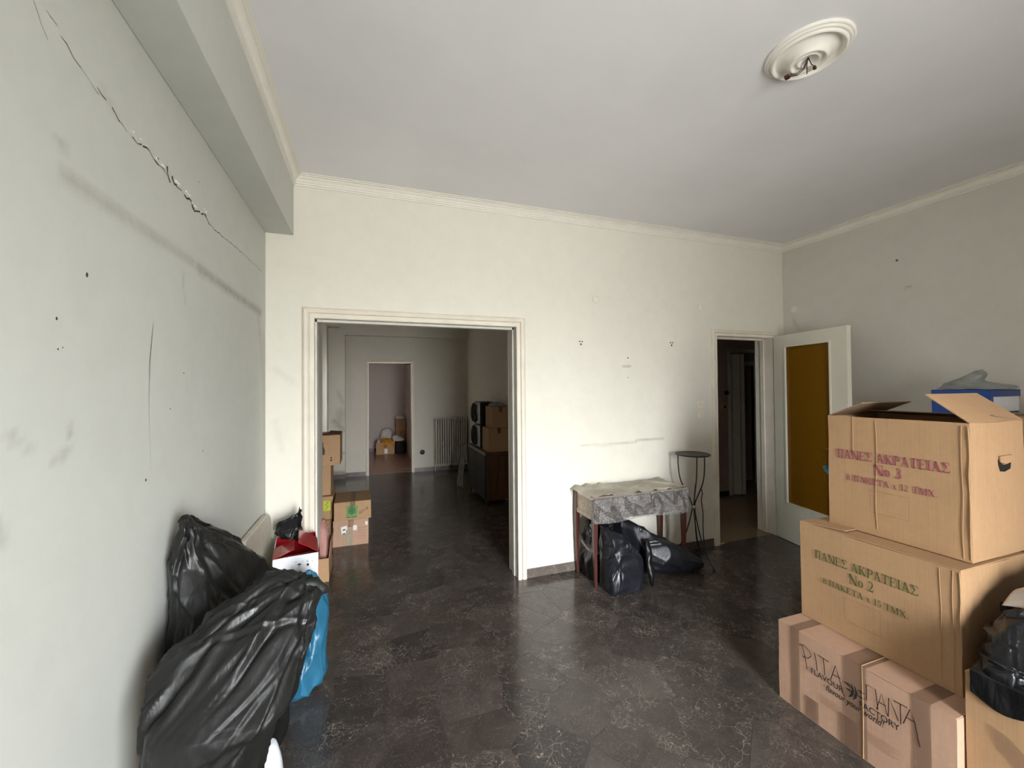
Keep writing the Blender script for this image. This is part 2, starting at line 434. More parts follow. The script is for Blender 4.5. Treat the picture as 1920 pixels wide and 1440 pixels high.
# ------------------------------------------------------------------ walls
def wall(name, mat, axis, plane, thick, u0, u1, z0, z1, holes=(), stains=(), step=None, fine=None, kind='structure', parent=None):
    """axis 'y': wall in plane y=plane (thickness goes to +thick), u is x. axis 'x': u is y."""
    us = {u0, u1}; zs = {z0, z1}
    for h in holes: us |= {h[0], h[1]}; zs |= {h[2], h[3]}
    if step:
        a0, a1, b0, b1 = fine or (u0, u1, z0, z1)
        n = int((a1 - a0) / step); us |= {round(a0 + (a1 - a0) * i / n, 5) for i in range(n + 1)}
        n = int((b1 - b0) / step); zs |= {round(b0 + (b1 - b0) * i / n, 5) for i in range(n + 1)}
    us = sorted(us); zs = sorted(zs)
    def fil(a):
        o = [a[0]]
        for x in a[1:]:
            if x - o[-1] > 1e-4: o.append(x)
        return o
    us = fil(us); zs = fil(zs)
    def inh(u, z): return any(h[0] < u < h[1] and h[2] < z < h[3] for h in holes)
    idx = {}; V = []; Fc = []
    def P(u, w, z): return (u, plane + w, z) if axis == 'y' else (plane + w, u, z)
    def vi(i, j):
        if (i, j) not in idx: idx[(i, j)] = len(V); V.append(P(us[i], 0, zs[j]))
        return idx[(i, j)]
    for i in range(len(us) - 1):
        for j in range(len(zs) - 1):
            if not inh((us[i] + us[i + 1]) / 2, (zs[j] + zs[j + 1]) / 2):
                Fc.append((vi(i, j), vi(i + 1, j), vi(i + 1, j + 1), vi(i, j + 1)))
    nfront = len(V)
    mb = MB(); mb.add(V, Fc)
    # back face from coarse grid, plus reveals
    cu = sorted({u0, u1} | {x for h in holes for x in h[:2]}); cz = sorted({z0, z1} | {x for h in holes for x in h[2:]})
    for i in range(len(cu) - 1):
        for j in range(len(cz) - 1):
            if not inh((cu[i] + cu[i + 1]) / 2, (cz[j] + cz[j + 1]) / 2):
                mb.add([P(cu[i], thick, cz[j]), P(cu[i + 1], thick, cz[j]), P(cu[i + 1], thick, cz[j + 1]), P(cu[i], thick, cz[j + 1])], [(3, 2, 1, 0)])
    for h in holes:
        for (a, b) in (((h[0], h[2]), (h[0], h[3])), ((h[0], h[3]), (h[1], h[3])), ((h[1], h[3]), (h[1], h[2])), ((h[0], h[2]), (h[1], h[2]))):
            if a[1] == b[1] == z0: continue
            mb.add([P(a[0], 0, a[1]), P(b[0], 0, b[1]), P(b[0], thick, b[1]), P(a[0], thick, a[1])], [(0, 1, 2, 3)])
    for (a, b) in (((u0, z0), (u0, z1)), ((u0, z1), (u1, z1)), ((u1, z1), (u1, z0))):
        mb.add([P(a[0], 0, a[1]), P(b[0], 0, b[1]), P(b[0], thick, b[1]), P(a[0], thick, a[1])], [(0, 1, 2, 3)])
    ob = mb.build(name, mat, parent, fix=False)
    ob['kind'] = kind
    at = ob.data.attributes.new('stain', 'FLOAT', 'POINT')
    if stains:
        co = np.array(mb.v); U = co[:, 0] if axis == 'y' else co[:, 1]; Z = co[:, 2]
        s_ = np.zeros(len(co))
        for (a, b, c, d, r, st) in stains:
            du, dz = c - a, d - b; L = du * du + dz * dz + 1e-9
            k = np.clip(((U - a) * du + (Z - b) * dz) / L, 0, 1)
            dist = np.hypot(U - a - k * du, Z - b - k * dz)
            s_ = np.maximum(s_, st * np.clip(1 - dist / r, 0, 1) ** .8)
        s_[nfront:] = 0
        at.data.foreach_set('value', s_.astype(np.float32))
    return ob

XL, XB, XR, YB, H, ZB = -.658, -.488, 4.176, 3.15, 3.049, 2.627
left_st = [(1.22, 2.062, 1.95, 2.072, .028, .38), (2.0, 2.066, 3.02, 2.060, .032, .62), (1.20, 2.13, 1.215, 2.125, .02, .4),
           (1.075, 1.485, 1.09, 1.465, .016, .4), (1.12, 1.45, 1.125, 1.44, .014, .35), (1.19, 1.412, 1.235, 1.43, .012, .4), (1.225, 1.418, 1.232, 1.42, .014, .4), (1.242, 1.46, 1.245, 1.48, .010, .4),
           (1.85, 2.0, 1.87, 1.9, .012, .3), (2.95, 2.06, 3.14, 1.5, .05, .22), (3.10, 1.9, 3.14, .7, .06, .2), (1.04, 1.32, 1.05, 1.28, .02, .4),
           (1.35, 2.36, 1.42, 2.33, .02, .2)]
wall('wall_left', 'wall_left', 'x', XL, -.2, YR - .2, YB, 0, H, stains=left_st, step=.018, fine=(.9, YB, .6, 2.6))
back_st = [(1.73, 1.052, 1.95, 1.045, .012, .35), (1.95, 1.045, 2.30, 1.06, .013, .38), (2.30, 1.07, 2.6, 1.078, .012, .5),
           (-.6, 1.7, -.5, 1.62, .03, .14), (-.6, 1.35, -.56, 1.15, .03, .12), (2.17, 1.745, 2.24, 1.745, .012, .5)]
wall('wall_back', 'wall', 'y', YB, .2, XL, XR + .2, 0, H, holes=((-.39, 1.172, 0, 2.09), (3.215, 4.03, 0, 2.09)), stains=back_st, step=.018, fine=(-.62, 2.8, 1.0, 1.8))
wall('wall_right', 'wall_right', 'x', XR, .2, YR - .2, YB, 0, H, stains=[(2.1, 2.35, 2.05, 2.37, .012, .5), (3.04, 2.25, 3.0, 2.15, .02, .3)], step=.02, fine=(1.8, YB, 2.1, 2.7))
wall('wall_rear', 'wall_mauve', 'y', YR, -.2, XL, XR + .2, 0, H, holes=((WIN[0], WIN[1], WIN[2], WIN[3]),))
mb = MB(); mb.box(XL - .2, 7.0, YR - .2, 11.2, H, H + .2); mb.build('ceiling', 'ceiling', kind='structure')
beam = MB(); beam.box(XL, XB, YR, YB, ZB, H); beam.build('trim_beam_left', 'wall_left', kind='structure', bevel=.004)
# beyond: second room, far room, hall
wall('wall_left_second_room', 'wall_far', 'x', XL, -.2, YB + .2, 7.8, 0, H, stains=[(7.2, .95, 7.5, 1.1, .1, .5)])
mb = MB(); mb.box(1.8, 1.95, YB + .2, 7.8, 0, H); o = mb.build('wall_right_second_room', 'wall_far', kind='structure')
wall('wall_far', 'wall_far', 'y', 7.8, .15, XL, 2.0, 0, H, holes=((-.02, .765, 0, 2.05),))
wall('wall_pier', 'wall_far', 'y', 7.65, .15, XL, -.39, 0, 2.5, stains=[(-.5, .95, -.45, 1.15, .12, .45), (-.55, 1.0, -.43, .85, .08, .6), (-.6, .5, -.42, .45, .05, .5), (-.5, 1.5, -.42, 1.3, .05, .3), (-.65, .12, -.40, .10, .05, .8)], step=.02)
mb = MB(); mb.box(XL, 1.8, 7.65, 7.8, 2.5, H); mb.build('trim_beam_far', 'wall_far', kind='structure')
mb = MB(); mb.box(XL, -.482, YB + .2, 7.65, 2.61, H); mb.build('trim_beam_second_room', 'wall_far', kind='structure')
mb = MB(); mb.box(-.75, -.6, 7.95, 10.78, 0, H); mb.build('wall_left_far_room', 'wall_mauve', kind='structure')
wall('wall_end', 'wall_mauve', 'y', 10.77, .15, -.75, 1.1, 0, H)
wall('wall_right_far_room', 'wall_mauve', 'x', .87, .15, 7.95, 10.77, 0, H, holes=((8.1, 8.56, 1.0, 2.1),))
wall('wall_hall', 'wall_hall', 'y', 4.49, .12, 1.95, 7.0, 0, H, holes=((4.87, 5.51, 0, 2.05),))
mb = MB(); mb.box(5.87, 6.02, 4.61, 4.92, 0, H); mb.box(5.87, 6.02, 5.12, 6.6, 0, H); mb.box(5.87, 6.02, 4.92, 5.12, 1.88, H); mb.build('wall_hall_end', 'wall_hall', kind='structure')
mb = MB(); mb.box(6.6, 6.7, 4.6, 6.8, 0, H); mb.box(4.0, 6.7, 6.6, 6.7, 0, H); mb.box(3.9, 4.0, 4.61, 6.7, 0, H); mb.build('wall_hall_deep', 'black_hole', kind='structure')  # walls coloured near black, so the shade beyond the doorway is painted
mb = MB(); mb.box(6.9, 7.0, YB + .2, 4.49, 0, H); mb.build('wall_hall_right', 'wall_hall', kind='structure')
mb = MB(); mb.box(4.376, 7.0, YB + .05, YB + .2, 0, H); mb.build('wall_hall_front', 'wall_hall', kind='structure')

# unseen balcony slab, soffit and side wall, added to block and shape the daylight
mb = MB(); mb.box(-.2, 3.2, YR - 1.7, YR - .2, -.2, -.02); mb.build('floor_balcony_added', 'balcony', kind='structure')
mb = MB(); mb.box(-.2, 3.2, YR - 1.7, YR - .2, 2.75, 2.95); mb.build('ceiling_balcony_added', 'balcony', kind='structure')
mb = MB(); mb.box(.15, .30, YR - 1.7, YR - .2, -.02, 2.75); mb.build('wall_balcony_added', 'balcony', kind='structure')

# ------------------------------------------------------------------ floor: crazy paving of dark marble
fl = MB(); fl.box(XL - .2, XR + .2, YR - .2, YB, -.1, -.001); fl.box(XL - .2, 2.0, YB, 7.87, -.1, -.001)
floor = fl.build('floor', 'marble_base', kind='structure')
mb = MB(); mb.box(2.0, 7.0, YB + .02, 6.8, -.1, .0); mb.build('floor_hall', 'terrazzo', kind='structure')
mb = MB(); mb.box(-.75, 1.1, 7.87, 10.9, -.1, .0); mb.build('floor_far_room', 'parquet', kind='structure')

rs = random.Random(11)
def clip(poly, px, py, nx, ny):
    out = []
    for i in range(len(poly)):
        a = poly[i]; b = poly[(i + 1) % len(poly)]
        da = (a[0] - px) * nx + (a[1] - py) * ny; db = (b[0] - px) * nx + (b[1] - py) * ny
        if da <= 0: out.append(a)
        if (da < 0 < db) or (db < 0 < da):
            t_ = da / (da - db); out.append((a[0] + (b[0] - a[0]) * t_, a[1] + (b[1] - a[1]) * t_))
    return out
sites = []; cell = .262
y = .62
while y < 4.9:
    x = XL
    while x < XR:
        if y < YB or x < 1.85:
            sites.append((x + rs.uniform(.0, cell), y + rs.uniform(.0, cell)))
        x += cell
    y += cell
slabs = 0
for i, s0 in enumerate(sites):
    y1 = 4.9 if s0[0] < 1.8 else YB
    poly = [(XL, .5), (XR, .5), (XR, YB + .02), (1.8, YB + .02), (1.8, 4.95), (XL, 4.95)]
    if s0[1] < YB: poly = [(XL, .5), (XR, .5), (XR, YB + .02), (XL, YB + .02)] if s0[0] > 1.8 else [(XL, .5), (XR, .5), (XR, 4.95), (XL, 4.95)]
    else: poly = [(XL, .5), (1.8, .5), (1.8, 4.95), (XL, 4.95)]
    for j, s1 in enumerate(sites):
        if i == j or abs(s0[0] - s1[0]) > 1 or abs(s0[1] - s1[1]) > 1: continue
        mx, my = (s0[0] + s1[0]) / 2, (s0[1] + s1[1]) / 2
        dx, dy = s1[0] - s0[0], s1[1] - s0[1]; L = math.hypot(dx, dy)
        poly = clip(poly, mx - dx / L * .0012, my - dy / L * .0012, dx, dy)
        if len(poly) < 3: break
    if len(poly) < 3: continue
    # knock the corners off so the pieces look broken rather than cut
    q = []
    for k in range(len(poly)):
        a, b, c = poly[k - 1], poly[k], poly[(k + 1) % len(poly)]
        la = math.dist(a, b); lc = math.dist(b, c)
        if min(la, lc) < .05: q.append(b); continue
        f = .008
        q.append((b[0] + (a[0] - b[0]) * f / la, b[1] + (a[1] - b[1]) * f / la)); q.append((b[0] + (c[0] - b[0]) * f / lc, b[1] + (c[1] - b[1]) * f / lc))
    if slabs >= 298: break
    mbs = MB(); mbs.prism(q, (0, 0, -.006), (1, 0, 0), (0, 1, 0), (0, 0, .006))
    mbs.build('stone', 'marble_slab', floor, loc=(0, 0, 0)); slabs += 1

# ------------------------------------------------------------------ cornices, casings, skirting
prof = [(0, -.074), (.009, -.074), (.009, -.066), (.005, -.064), (.005, -.061), (.014, -.061), (.014, -.053), (.009, -.051), (.009, -.048), (.016, -.046), (.021, -.036), (.029, -.028), (.037, -.024), (.037, -.018), (.033, -.017), (.033, -.014), (.048, -.014), (.048, -.008), (.044, -.007), (.044, -.005), (.058, -.005), (.058, 0), (0, 0)]
def cornice(name, p0, p1, inward, m0, m1):
    """p0->p1 along the wall, inward = offset direction; m0/m1 = mitre (+1 shortens by projection)"""
    p0, p1, n = Vector(p0), Vector(p1), Vector(inward); d = (p1 - p0).normalized(); V = []
    for p, mm, sg in ((p0, m0, 1), (p1, m1, -1)):
        for a, b in prof: V.append(p + n * a + Vector((0, 0, b)) + d * (a * mm * sg))
    k = len(prof)
    MB().add(V, [(i, (i + 1) % k, k + (i + 1) % k, k + i) for i in range(k)] + [tuple(range(k)), tuple(range(k, 2 * k))]).build(name, 'plaster_trim', kind='structure')
cornice('trim_cornice_left', (XB, YR, H), (XB, YB, H), (1, 0, 0), 0, 1)
cornice('trim_cornice_back', (XB, YB, H), (XR, YB, H), (0, -1, 0), 1, 1)
cornice('trim_cornice_right', (XR, YB, H), (XR, YR, H), (-1, 0, 0), 1, 0)

def casing(name, x0, x1, ztop, w, y, dirn, mat='white_wood', parent=None, prof_=None):
    """moulded architrave round an opening in a y-plane wall. x0,x1,ztop = inner edge; w = width; dirn = -1 towards camera"""
    pf = prof_ or [(0, 0), (0, .016), (w * .10, .020), (w * .38, .018), (w * .41, .006), (w * .46, .006), (w * .49, .020), (w * .56, .024), (w * .60, .019), (w * .82, .027), (w * .90, .022), (w * .92, .012), (w * .95, .012), (w * .97, .016), (w, .014), (w, 0)]
    path = [((x0, 0), (-1, 0)), ((x0, ztop), (-1, 1)), ((x1, ztop), (1, 1)), ((x1, 0), (1, 0))]
    V = []; k = len(pf)
    for (px, pz), (ox, oz) in path:
        for a, b in pf: V.append((px + ox * a, y + dirn * b, pz + oz * a))
    Fc = [(s_ * k + i, s_ * k + (i + 1) % k, (s_ + 1) * k + (i + 1) % k, (s_ + 1) * k + i) for s_ in range(3) for i in range(k)]
    Fc += [tuple(range(k)), tuple(range(3 * k, 4 * k))]
    mb = MB(); mb.add(V, Fc)
    return mb.build(name, mat, parent)

# door_1: the wide double doorway
d1 = root('door_1', (.39, YB, 0), kind='structure')
casing('casing', -.358, 1.140, 2.058, .0755, YB, -1, parent=d1)
casing('casing', -.358, 1.140, 2.058, .0755, YB + .2, 1, parent=d1)
mb = MB(); mb.box(-.392, -.362, YB, YB + .2, 0, 2.09); mb.box(-.366, -.35, YB + .07, YB + .12, 0, 2.062); mb.each('jamb', 'shaded_wood', d1)
mb = MB(); mb.box(1.144, 1.174, YB, YB + .2, 0, 2.09); mb.box(1.132, 1.146, YB + .07, YB + .12, 0, 2.062); mb.each('jamb', 'shaded_wood', d1)
mb = MB(); mb.box(-.362, 1.144, YB, YB + .2, 2.062, 2.092); mb.box(-.362, 1.144, YB + .07, YB + .12, 2.045, 2.063); mb.each('head_jamb', 'shaded_wood', d1)
mb = MB(); mb.box(-.445, -.405, YB + .235, YB + .96, .01, 2.05)
lf = mb.build('leaf', 'white_leaf', d1, bevel=.003)
mb = MB(); mb.box(-.4055, -.395, YB + .32, YB + .86, .25, 1.9); mb.box(-.3955, -.39, YB + .35, YB + .83, .28, 1.87); sub(mb, 'panel', 'white_leaf', lf, d1)
mb = MB()
for hz in (.3, 1.73): mb.tube([(-.364, YB + .004, hz - .045), (-.364, YB + .004, hz + .045)], .006, 8)
mb.each('latch', 'plastic_white', d1)

# door_2: single doorway to the hall, leaf folded back into the room, amber glass
d2 = root('door_2', (3.62, YB, 0), kind='structure')
casing('casing', 3.247, 3.997, 2.055, .068, YB, -1, parent=d2)
mb = MB(); mb.box(3.215, 3.243, YB, YB + .2, 0, 2.09); mb.box(3.24, 3.256, YB + .09, YB + .13, 0, 2.05); mb.each('jamb', 'white_wood', d2)
mb = MB(); mb.box(4.001, 4.03, YB, YB + .2, 0, 2.09); mb.box(3.988, 4.003, YB + .09, YB + .13, 0, 2.05); mb.each('jamb', 'white_wood', d2)
mb = MB(); mb.box(3.243, 4.001, YB, YB + .2, 2.062, 2.092); mb.box(3.243, 4.001, YB + .09, YB + .13, 2.04, 2.063); mb.each('head_jamb', 'white_wood', d2)
hp = Vector((3.985, 3.117, 0)); dd = Vector((-.191, -.9815, 0)); nn = Vector((.9815, -.191, 0))   # nn points to the right wall
def lfb(mb, s0, s1, z0, z1, t0=0, t1=.04):
    return mb.obox(hp + dd * s0 + nn * t0 + Vector((0, 0, z0)), dd * (s1 - s0), nn * (t1 - t0), (0, 0, z1 - z0))
mb = MB(); lfb(mb, 0, .145, .006, 2.068); lfb(mb, .635, .80, .006, 2.068); lfb(mb, .145, .635, .006, .388); lfb(mb, .145, .635, 1.945, 2.068)
leaf = mb.build('leaf', 'white_leaf', d2)
mb = MB()
for (a, b, c, d_) in ((.133, .147, .376, 1.957), (.633, .647, .376, 1.957), (.147, .633, .376, .390), (.147, .633, 1.943, 1.957)): lfb(mb, a, b, c, d_, -.007, .0)
sub(mb, 'bead', 'white_leaf', leaf, d2)
mb = MB(); lfb(mb, .144, .636, .387, 1.946, .014, .022); sub(mb, 'pane', 'amber', leaf, d2)
mb = MB(); c0 = hp + dd * .74 + Vector((0, 0, 1.0))
mb.obox(c0 + dd * -.018 + Vector((0, 0, -.10)) - nn * .004, dd * .036, nn * .004, (0, 0, .2))
mb.tube([c0 - nn * .004, c0 - nn * .045, c0 - nn * .05 - dd * .02, c0 - nn * .05 - dd * .11], .008, 10)
sub(mb, 'handle', 'steel', leaf, d2)
mb = MB()
for hz in (.25, 1.05, 1.85): mb.tube([(3.992, 3.113, hz - .05), (3.992, 3.113, hz + .05)], .007, 8)
mb.each('hinge', 'steel', d2)

# door_3: opening into the far room; door_4: hall
d3 = root('door_3', (.37, 7.8, 0), kind='structure')
casing('casing', -.003, .748, 2.027, .05, 7.8, -1, parent=d3)
mb = MB(); mb.box(-.022, -.006, 7.8, 7.95, 0, 2.05); mb.box(.75, .767, 7.8, 7.95, 0, 2.05); mb.box(-.006, .75, 7.8, 7.95, 2.03, 2.05); mb.each('jamb', 'white_wood', d3)
d4 = root('door_4', (5.2, 4.49, 0), kind='structure')
casing('casing', 4.885, 5.495, 2.035, .055, 4.49, -1, 'shaded_wood', parent=d4)
mb = MB(); mb.box(4.869, 4.884, 4.49, 4.61, 0, 2.05); mb.box(5.497, 5.512, 4.49, 4.61, 0, 2.05); mb.box(4.884, 5.497, 4.49, 4.61, 2.038, 2.05); mb.each('jamb', 'shaded_wood', d4)
mb = MB(); mb.obox((4.905, 4.475, .01), (.10, -.035, 0), (.012, .033, 0), (0, 0, 2.0)); mb.obox((5.03, 4.44, .01), (.045, -.014, 0), (.012, .034, 0), (0, 0, 2.0)); mb.each('leaf', 'white_leaf', d4)
d5 = root('door_5', (5.87, 5.02, 0), kind='structure')
mb = MB(); mb.box(5.845, 5.87, 4.86, 4.925, 0, 1.95); mb.box(5.845, 5.87, 5.115, 5.18, 0, 1.95); mb.box(5.845, 5.87, 4.925, 5.115, 1.885, 1.95); mb.each('casing', 'shaded_wood', d5)

# skirting of the back wall: separate marble strips
bb = root('baseboard_back', (2.0, YB, 0), kind='structure')
xs = [1.2165, 1.66, 2.10, 2.52, 2.93, 3.178]
for a, b in zip(xs, xs[1:]): mb = MB(); mb.box(a, b - .0015, YB - .012, YB, 0, .072); mb.build('stone', 'skirting', bb, bevel=.0015)
mb = MB(); mb.box(XL, -.4345, YB - .012, YB, 0, .072); mb.build('stone', 'skirting', bb, bevel=.0015)
bl = root('baseboard_left', (XL, 0, 0), kind='structure')
for k in range(9):
    y0 = YR + k * .53; mb = MB(); mb.box(XL, XL + .012, y0, min(y0 + .528, YB - .013), 0, .072); mb.build('stone', 'skirting', bl)
br = root('baseboard_right', (XR, 0, 0), kind='structure')
for k in range(9):
    y0 = YR + k * .53; mb = MB(); mb.box(XR - .012, XR, y0, min(y0 + .528, YB - .013), 0, .072); mb.build('stone', 'skirting', br)
bf = root('baseboard_far', (.9, 7.8, 0), kind='structure')
for a, b in ((-.388, -.056), (.80, 1.3), (1.302, 1.798)): mb = MB(); mb.box(a, b, 7.785, 7.8, 0, .075); mb.build('stone', 'skirting', bf)
for a, b in ((XL, -.39),): mb = MB(); mb.box(a, b, 7.635, 7.65, 0, .085); mb.build('stone', 'skirting', bf)
mb = MB(); mb.box(-.6, .87, 10.755, 10.77, 0, .07); mb.build('baseboard_end', 'walnut', kind='structure')
mb = MB(); mb.box(2.0, 4.82, 4.478, 4.49, 0, .07); mb.build('baseboard_hall', 'walnut_dark', kind='structure')

# windows
w1 = root('window_1', ((WIN[0] + WIN[1]) / 2, YR, 0), kind='structure')
mb = MB(); y0 = YR - .12
for a, b, c, d_ in ((WIN[0], WIN[0] + .06, 0, WIN[3]), (WIN[1] - .06, WIN[1], 0, WIN[3]), (WIN[0], WIN[1], WIN[3] - .06, WIN[3])): mb.box(a, b, y0, y0 + .06, c, d_)
mb.build('frame', 'white_wood', w1)
w2 = root('window_2', (.95, 8.33, 1.55), kind='structure')
mb = MB()
for a, b, c, d_ in ((8.1, 8.13, 1.0, 2.1), (8.53, 8.56, 1.0, 2.1), (8.13, 8.53, 1.0, 1.04), (8.13, 8.53, 2.06, 2.1)): mb.box(.9, .95, a, b, c, d_)
mb.build('frame', 'white_wood', w2)
mb = MB(); mb.box(.82, .87, 8.05, 8.62, .96, 1.0); mb.build('sill', 'white_wood', w2)
mb = MB(); mb.box(.80, .865, 8.0, 9.6, 2.10, 2.2); mb.build('blind_box', 'blue_card', w2)

# ------------------------------------------------------------------ cracks and wall marks (parts of the walls)
wl = bpy.data.objects['wall_left']
rc = random.Random(5)
def ribbon(pts, widths, plane_x, mb):
    for i in range(len(pts) - 1):
        (y0, z0), (y1, z1) = pts[i], pts[i + 1]; L = math.hypot(y1 - y0, z1 - z0) + 1e-9
        ny, nz = -(z1 - z0) / L, (y1 - y0) / L; a, b = widths[i] / 2, widths[i + 1] / 2
        x = plane_x
        mb.add([(x, y0 - ny * a, z0 - nz * a), (x, y1 - ny * b, z1 - nz * b), (x, y1 + ny * b, z1 + nz * b), (x, y0 + ny * a, z0 + nz * a)], [(0, 1, 2, 3)])
def jag(a, b, n, amp):
    o = []
    for i in range(n + 1):
        t_ = i / n; o.append((a[0] + (b[0] - a[0]) * t_ + rc.uniform(-.4, .4) * amp, a[1] + (b[1] - a[1]) * t_ + rc.uniform(-1, 1) * amp))
    return o
mb = MB(); segs = [((1.10, 2.40), (1.16, 2.33), .0015), ((1.155, 2.395), (1.19, 2.385), .0015), ((1.20, 2.375), (1.268, 2.347), .0022), ((1.268, 2.347), (1.34, 2.335), .0018), ((1.335, 2.345), (1.37, 2.34), .003),
        ((1.40, 2.33), (1.43, 2.325), .004), ((1.43, 2.325), (1.47, 2.31), .0015), ((1.50, 2.315), (1.55, 2.318), .004), ((1.56, 2.323), (1.665, 2.320), .005), ((1.665, 2.32), (1.72, 2.31), .003),
        ((1.72, 2.33), (1.735, 2.29), .012), ((1.76, 2.315), (1.79, 2.30), .010), ((1.79, 2.305), (1.84, 2.312), .003), ((1.86, 2.31), (1.93, 2.298), .008), ((1.93, 2.298), (1.95, 2.28), .012), ((1.95, 2.29), (2.07, 2.31), .006), ((2.07, 2.31), (2.12, 2.285), .007),
        ((2.12, 2.29), (2.3, 2.30), .0035), ((2.3, 2.30), (2.62, 2.318), .0022), ((2.62, 2.318), (2.9, 2.33), .0016), ((2.9, 2.33), (3.05, 2.332), .0025)]
for a, b, w in segs:
    n = max(2, int(math.dist(a, b) / .02)); ribbon(jag(a, b, n, w * 1.3 + .002), [w * rc.uniform(.4, 1.2) for _ in range(n + 1)], XL + .0008, mb)
mb.build('crack', 'crack', wl, loc=(0, 0, 0), kind='stuff')
mb = MB()
for (a, b, w) in (((1.62, 2.327), (1.70, 2.322), .006), ((1.78, 2.32), (1.83, 2.318), .007), ((1.86, 2.325), (1.93, 2.31), .008), ((1.93, 2.30), (2.02, 2.30), .006), ((2.05, 2.33), (2.1, 2.32), .006), ((1.50, 2.33), (1.6, 2.33), .004)):
    for _ in range(4):
        c = (rc.uniform(a[0], b[0]), rc.uniform(a[1], b[1]) + .004)
        pl = [(c[0] + math.cos(k * 1.26) * w * rc.uniform(.6, 1.3), c[1] + math.sin(k * 1.26) * w * rc.uniform(.4, .8)) for k in range(5)]
        mb.prism(pl, (XL, 0, 0), (0, 1, 0), (0, 0, 1), (.0025, 0, 0))
mb.build('plaster_flake', 'flake', wl, loc=(0, 0, 0), kind='stuff')
mb = MB()     # long scratch and nail holes
ribbon([(1.628, 1.785), (1.620, 1.74), (1.607, 1.66), (1.604, 1.60), (1.602, 1.52), (1.606, 1.44), (1.612, 1.36), (1.616, 1.31)], [.001, .003, .0035, .002, .0012, .001, .0008, .0004], XL + .0008, mb)
mb.build('scratch', 'crack', wl, loc=(0, 0, 0))
mb = MB()
for (y_, z_, r_) in ((1.298, 1.853, .008), (1.195, 1.728, .005), (1.2, 1.66, .003), (1.215, 1.665, .002), (1.585, 1.286, .006), (1.86, 1.63, .004), (2.05, 1.31, .004), (1.75, 1.5, .003), (2.4, 2.1, .003), (3.0, 1.92, .005), (2.0, 2.42, .003)):
    mb.prism([(math.cos(k) * r_ * .5, math.sin(k) * r_ * .8) for k in range(6)], (XL, y_, z_), (0, 1, 0), (0, 0, 1), (.001, 0, 0))
mb.each('nail_hole', 'crack', wl, loc=(0, 0, 0))
wbk = bpy.data.objects['wall_back']
for (x_, z_) in ((1.740, 1.945), (2.707, 1.961)):
    mb = MB()
    for (dx, dz, r_) in ((-.012, .012, .006), (.012, .012, .006), (.0, -.012, .008)): mb.lathe([(0, -.004), (r_, -.004), (r_, 0)], (x_ + dx, YB, z_ + dz), 10, 'y')
    mb.each('screw_plug', 'pin', wbk, loc=(0, 0, 0))
mb = MB(); mb.lathe([(0, -.003), (.006, -.003), (.006, 0)], (2.218, YB, 1.822), 8, 'y'); mb.lathe([(0, -.002), (.004, -.002), (.004, 0)], (2.215, YB, 1.643), 8, 'y'); mb.each('nail_hole', 'crack', wbk, loc=(0, 0, 0))
wr = bpy.data.objects['wall_right']
mb = MB(); mb.tube([(XR, 2.148, 2.60), (XR - .006, 2.148, 2.60)], .008, 8); mb.build('screw_plug', 'pin', wr, loc=(0, 0, 0))

# junction covers, switches, sockets
def disc_cover(x, y, z, r, label, axis='y'):
    r0 = root('junction_cover', (x, y, z), label, 'cover', 'painted round junction covers')
    mb = MB()
    if axis == 'y': mb.lathe([(0, -.008), (r * .7, -.008), (r * .80, -.006), (r * .86, -.010), (r * .95, -.009), (r, 0)], (x, y, z), 32, 'y')
    else: mb.lathe([(0, -.006), (r * .8, -.006), (r * .93, -.0045), (r, 0)], (x, y, z), 32, 'x')
    mb.build('cap', 'wall', r0, smooth=False)
    mb = MB()
    for s_ in (-1, 1):
        mb.tube([(x + s_ * r * .55, y - .005, z), (x + s_ * r * .55, y - .0075, z)] if axis == 'y' else [(x - .005, y + s_ * r * .55, z), (x - .0075, y + s_ * r * .55, z)], .003, 8)
    mb.each('screw', 'wall', r0)
disc_cover(1.891, YB, 2.333, .036, 'round painted junction cover high on wall above the wrapped table')
disc_cover(3.052, YB, 2.331, .032, 'round painted junction cover high on wall left of amber door')
disc_cover(XR, 3.03, 2.35, .034, 'round painted junction cover on right wall beside the corner', 'x')
def plate(x, y, z, label, kind_, w=.078):
    r0 = root('wall_' + 'switch' if kind_ == 'switch' else 'wall_socket', (x, y, z), label, 'switch' if kind_ == 'switch' else 'socket')
    r0['kind'] = 'thing'
    mb = MB(); mb.box(x - w / 2, x + w / 2, y - .009, y, z - w / 2, z + w / 2); mb.build('cover_plate', 'plastic_white', r0, bevel=.003)
    mb = MB(); mb.box(x - w * .30, x + w * .30, y - .012, y - .009, z - w * .30, z + w * .30); mb.build('insert', 'plastic_white', r0, bevel=.001)
    mb = MB()
    if kind_ == 'socket':
        for s_ in (-1, 1): mb.tube([(x + s_ * .0095, y - .0115, z), (x + s_ * .0095, y - .0125, z)], .0028, 8)
        mb.tube([(x, y - .0115, z + .012), (x, y - .0125, z + .012)], .002, 8)
        mb.each('pin_hole', 'black_hole', r0)
    else:
        mb.obox((x - w * .26, y - .012, z - w * .2), (w * .25, 0, 0), (0, -.003, 0), (0, .002, w * .4)); mb.obox((x + w * .01, y - .012, z - w * .2), (w * .25, 0, 0), (0, -.001, 0), (0, -.002, w * .4))
        mb.each('rocker', 'plastic_white', r0)
plate(3.041, YB, 1.381, 'white wall socket, upper of the two plates beside the hall door', 'socket')
plate(3.041, YB, 1.285, 'white light switch, lower of the two plates beside the hall door', 'switch')
plate(3.055, YB, .406, 'low white wall socket behind the black iron plant stand', 'socket')
r0 = root('hall_switch', (4.76, 4.49, 1.27), 'small cream switch on the dark hall wall', 'switch')
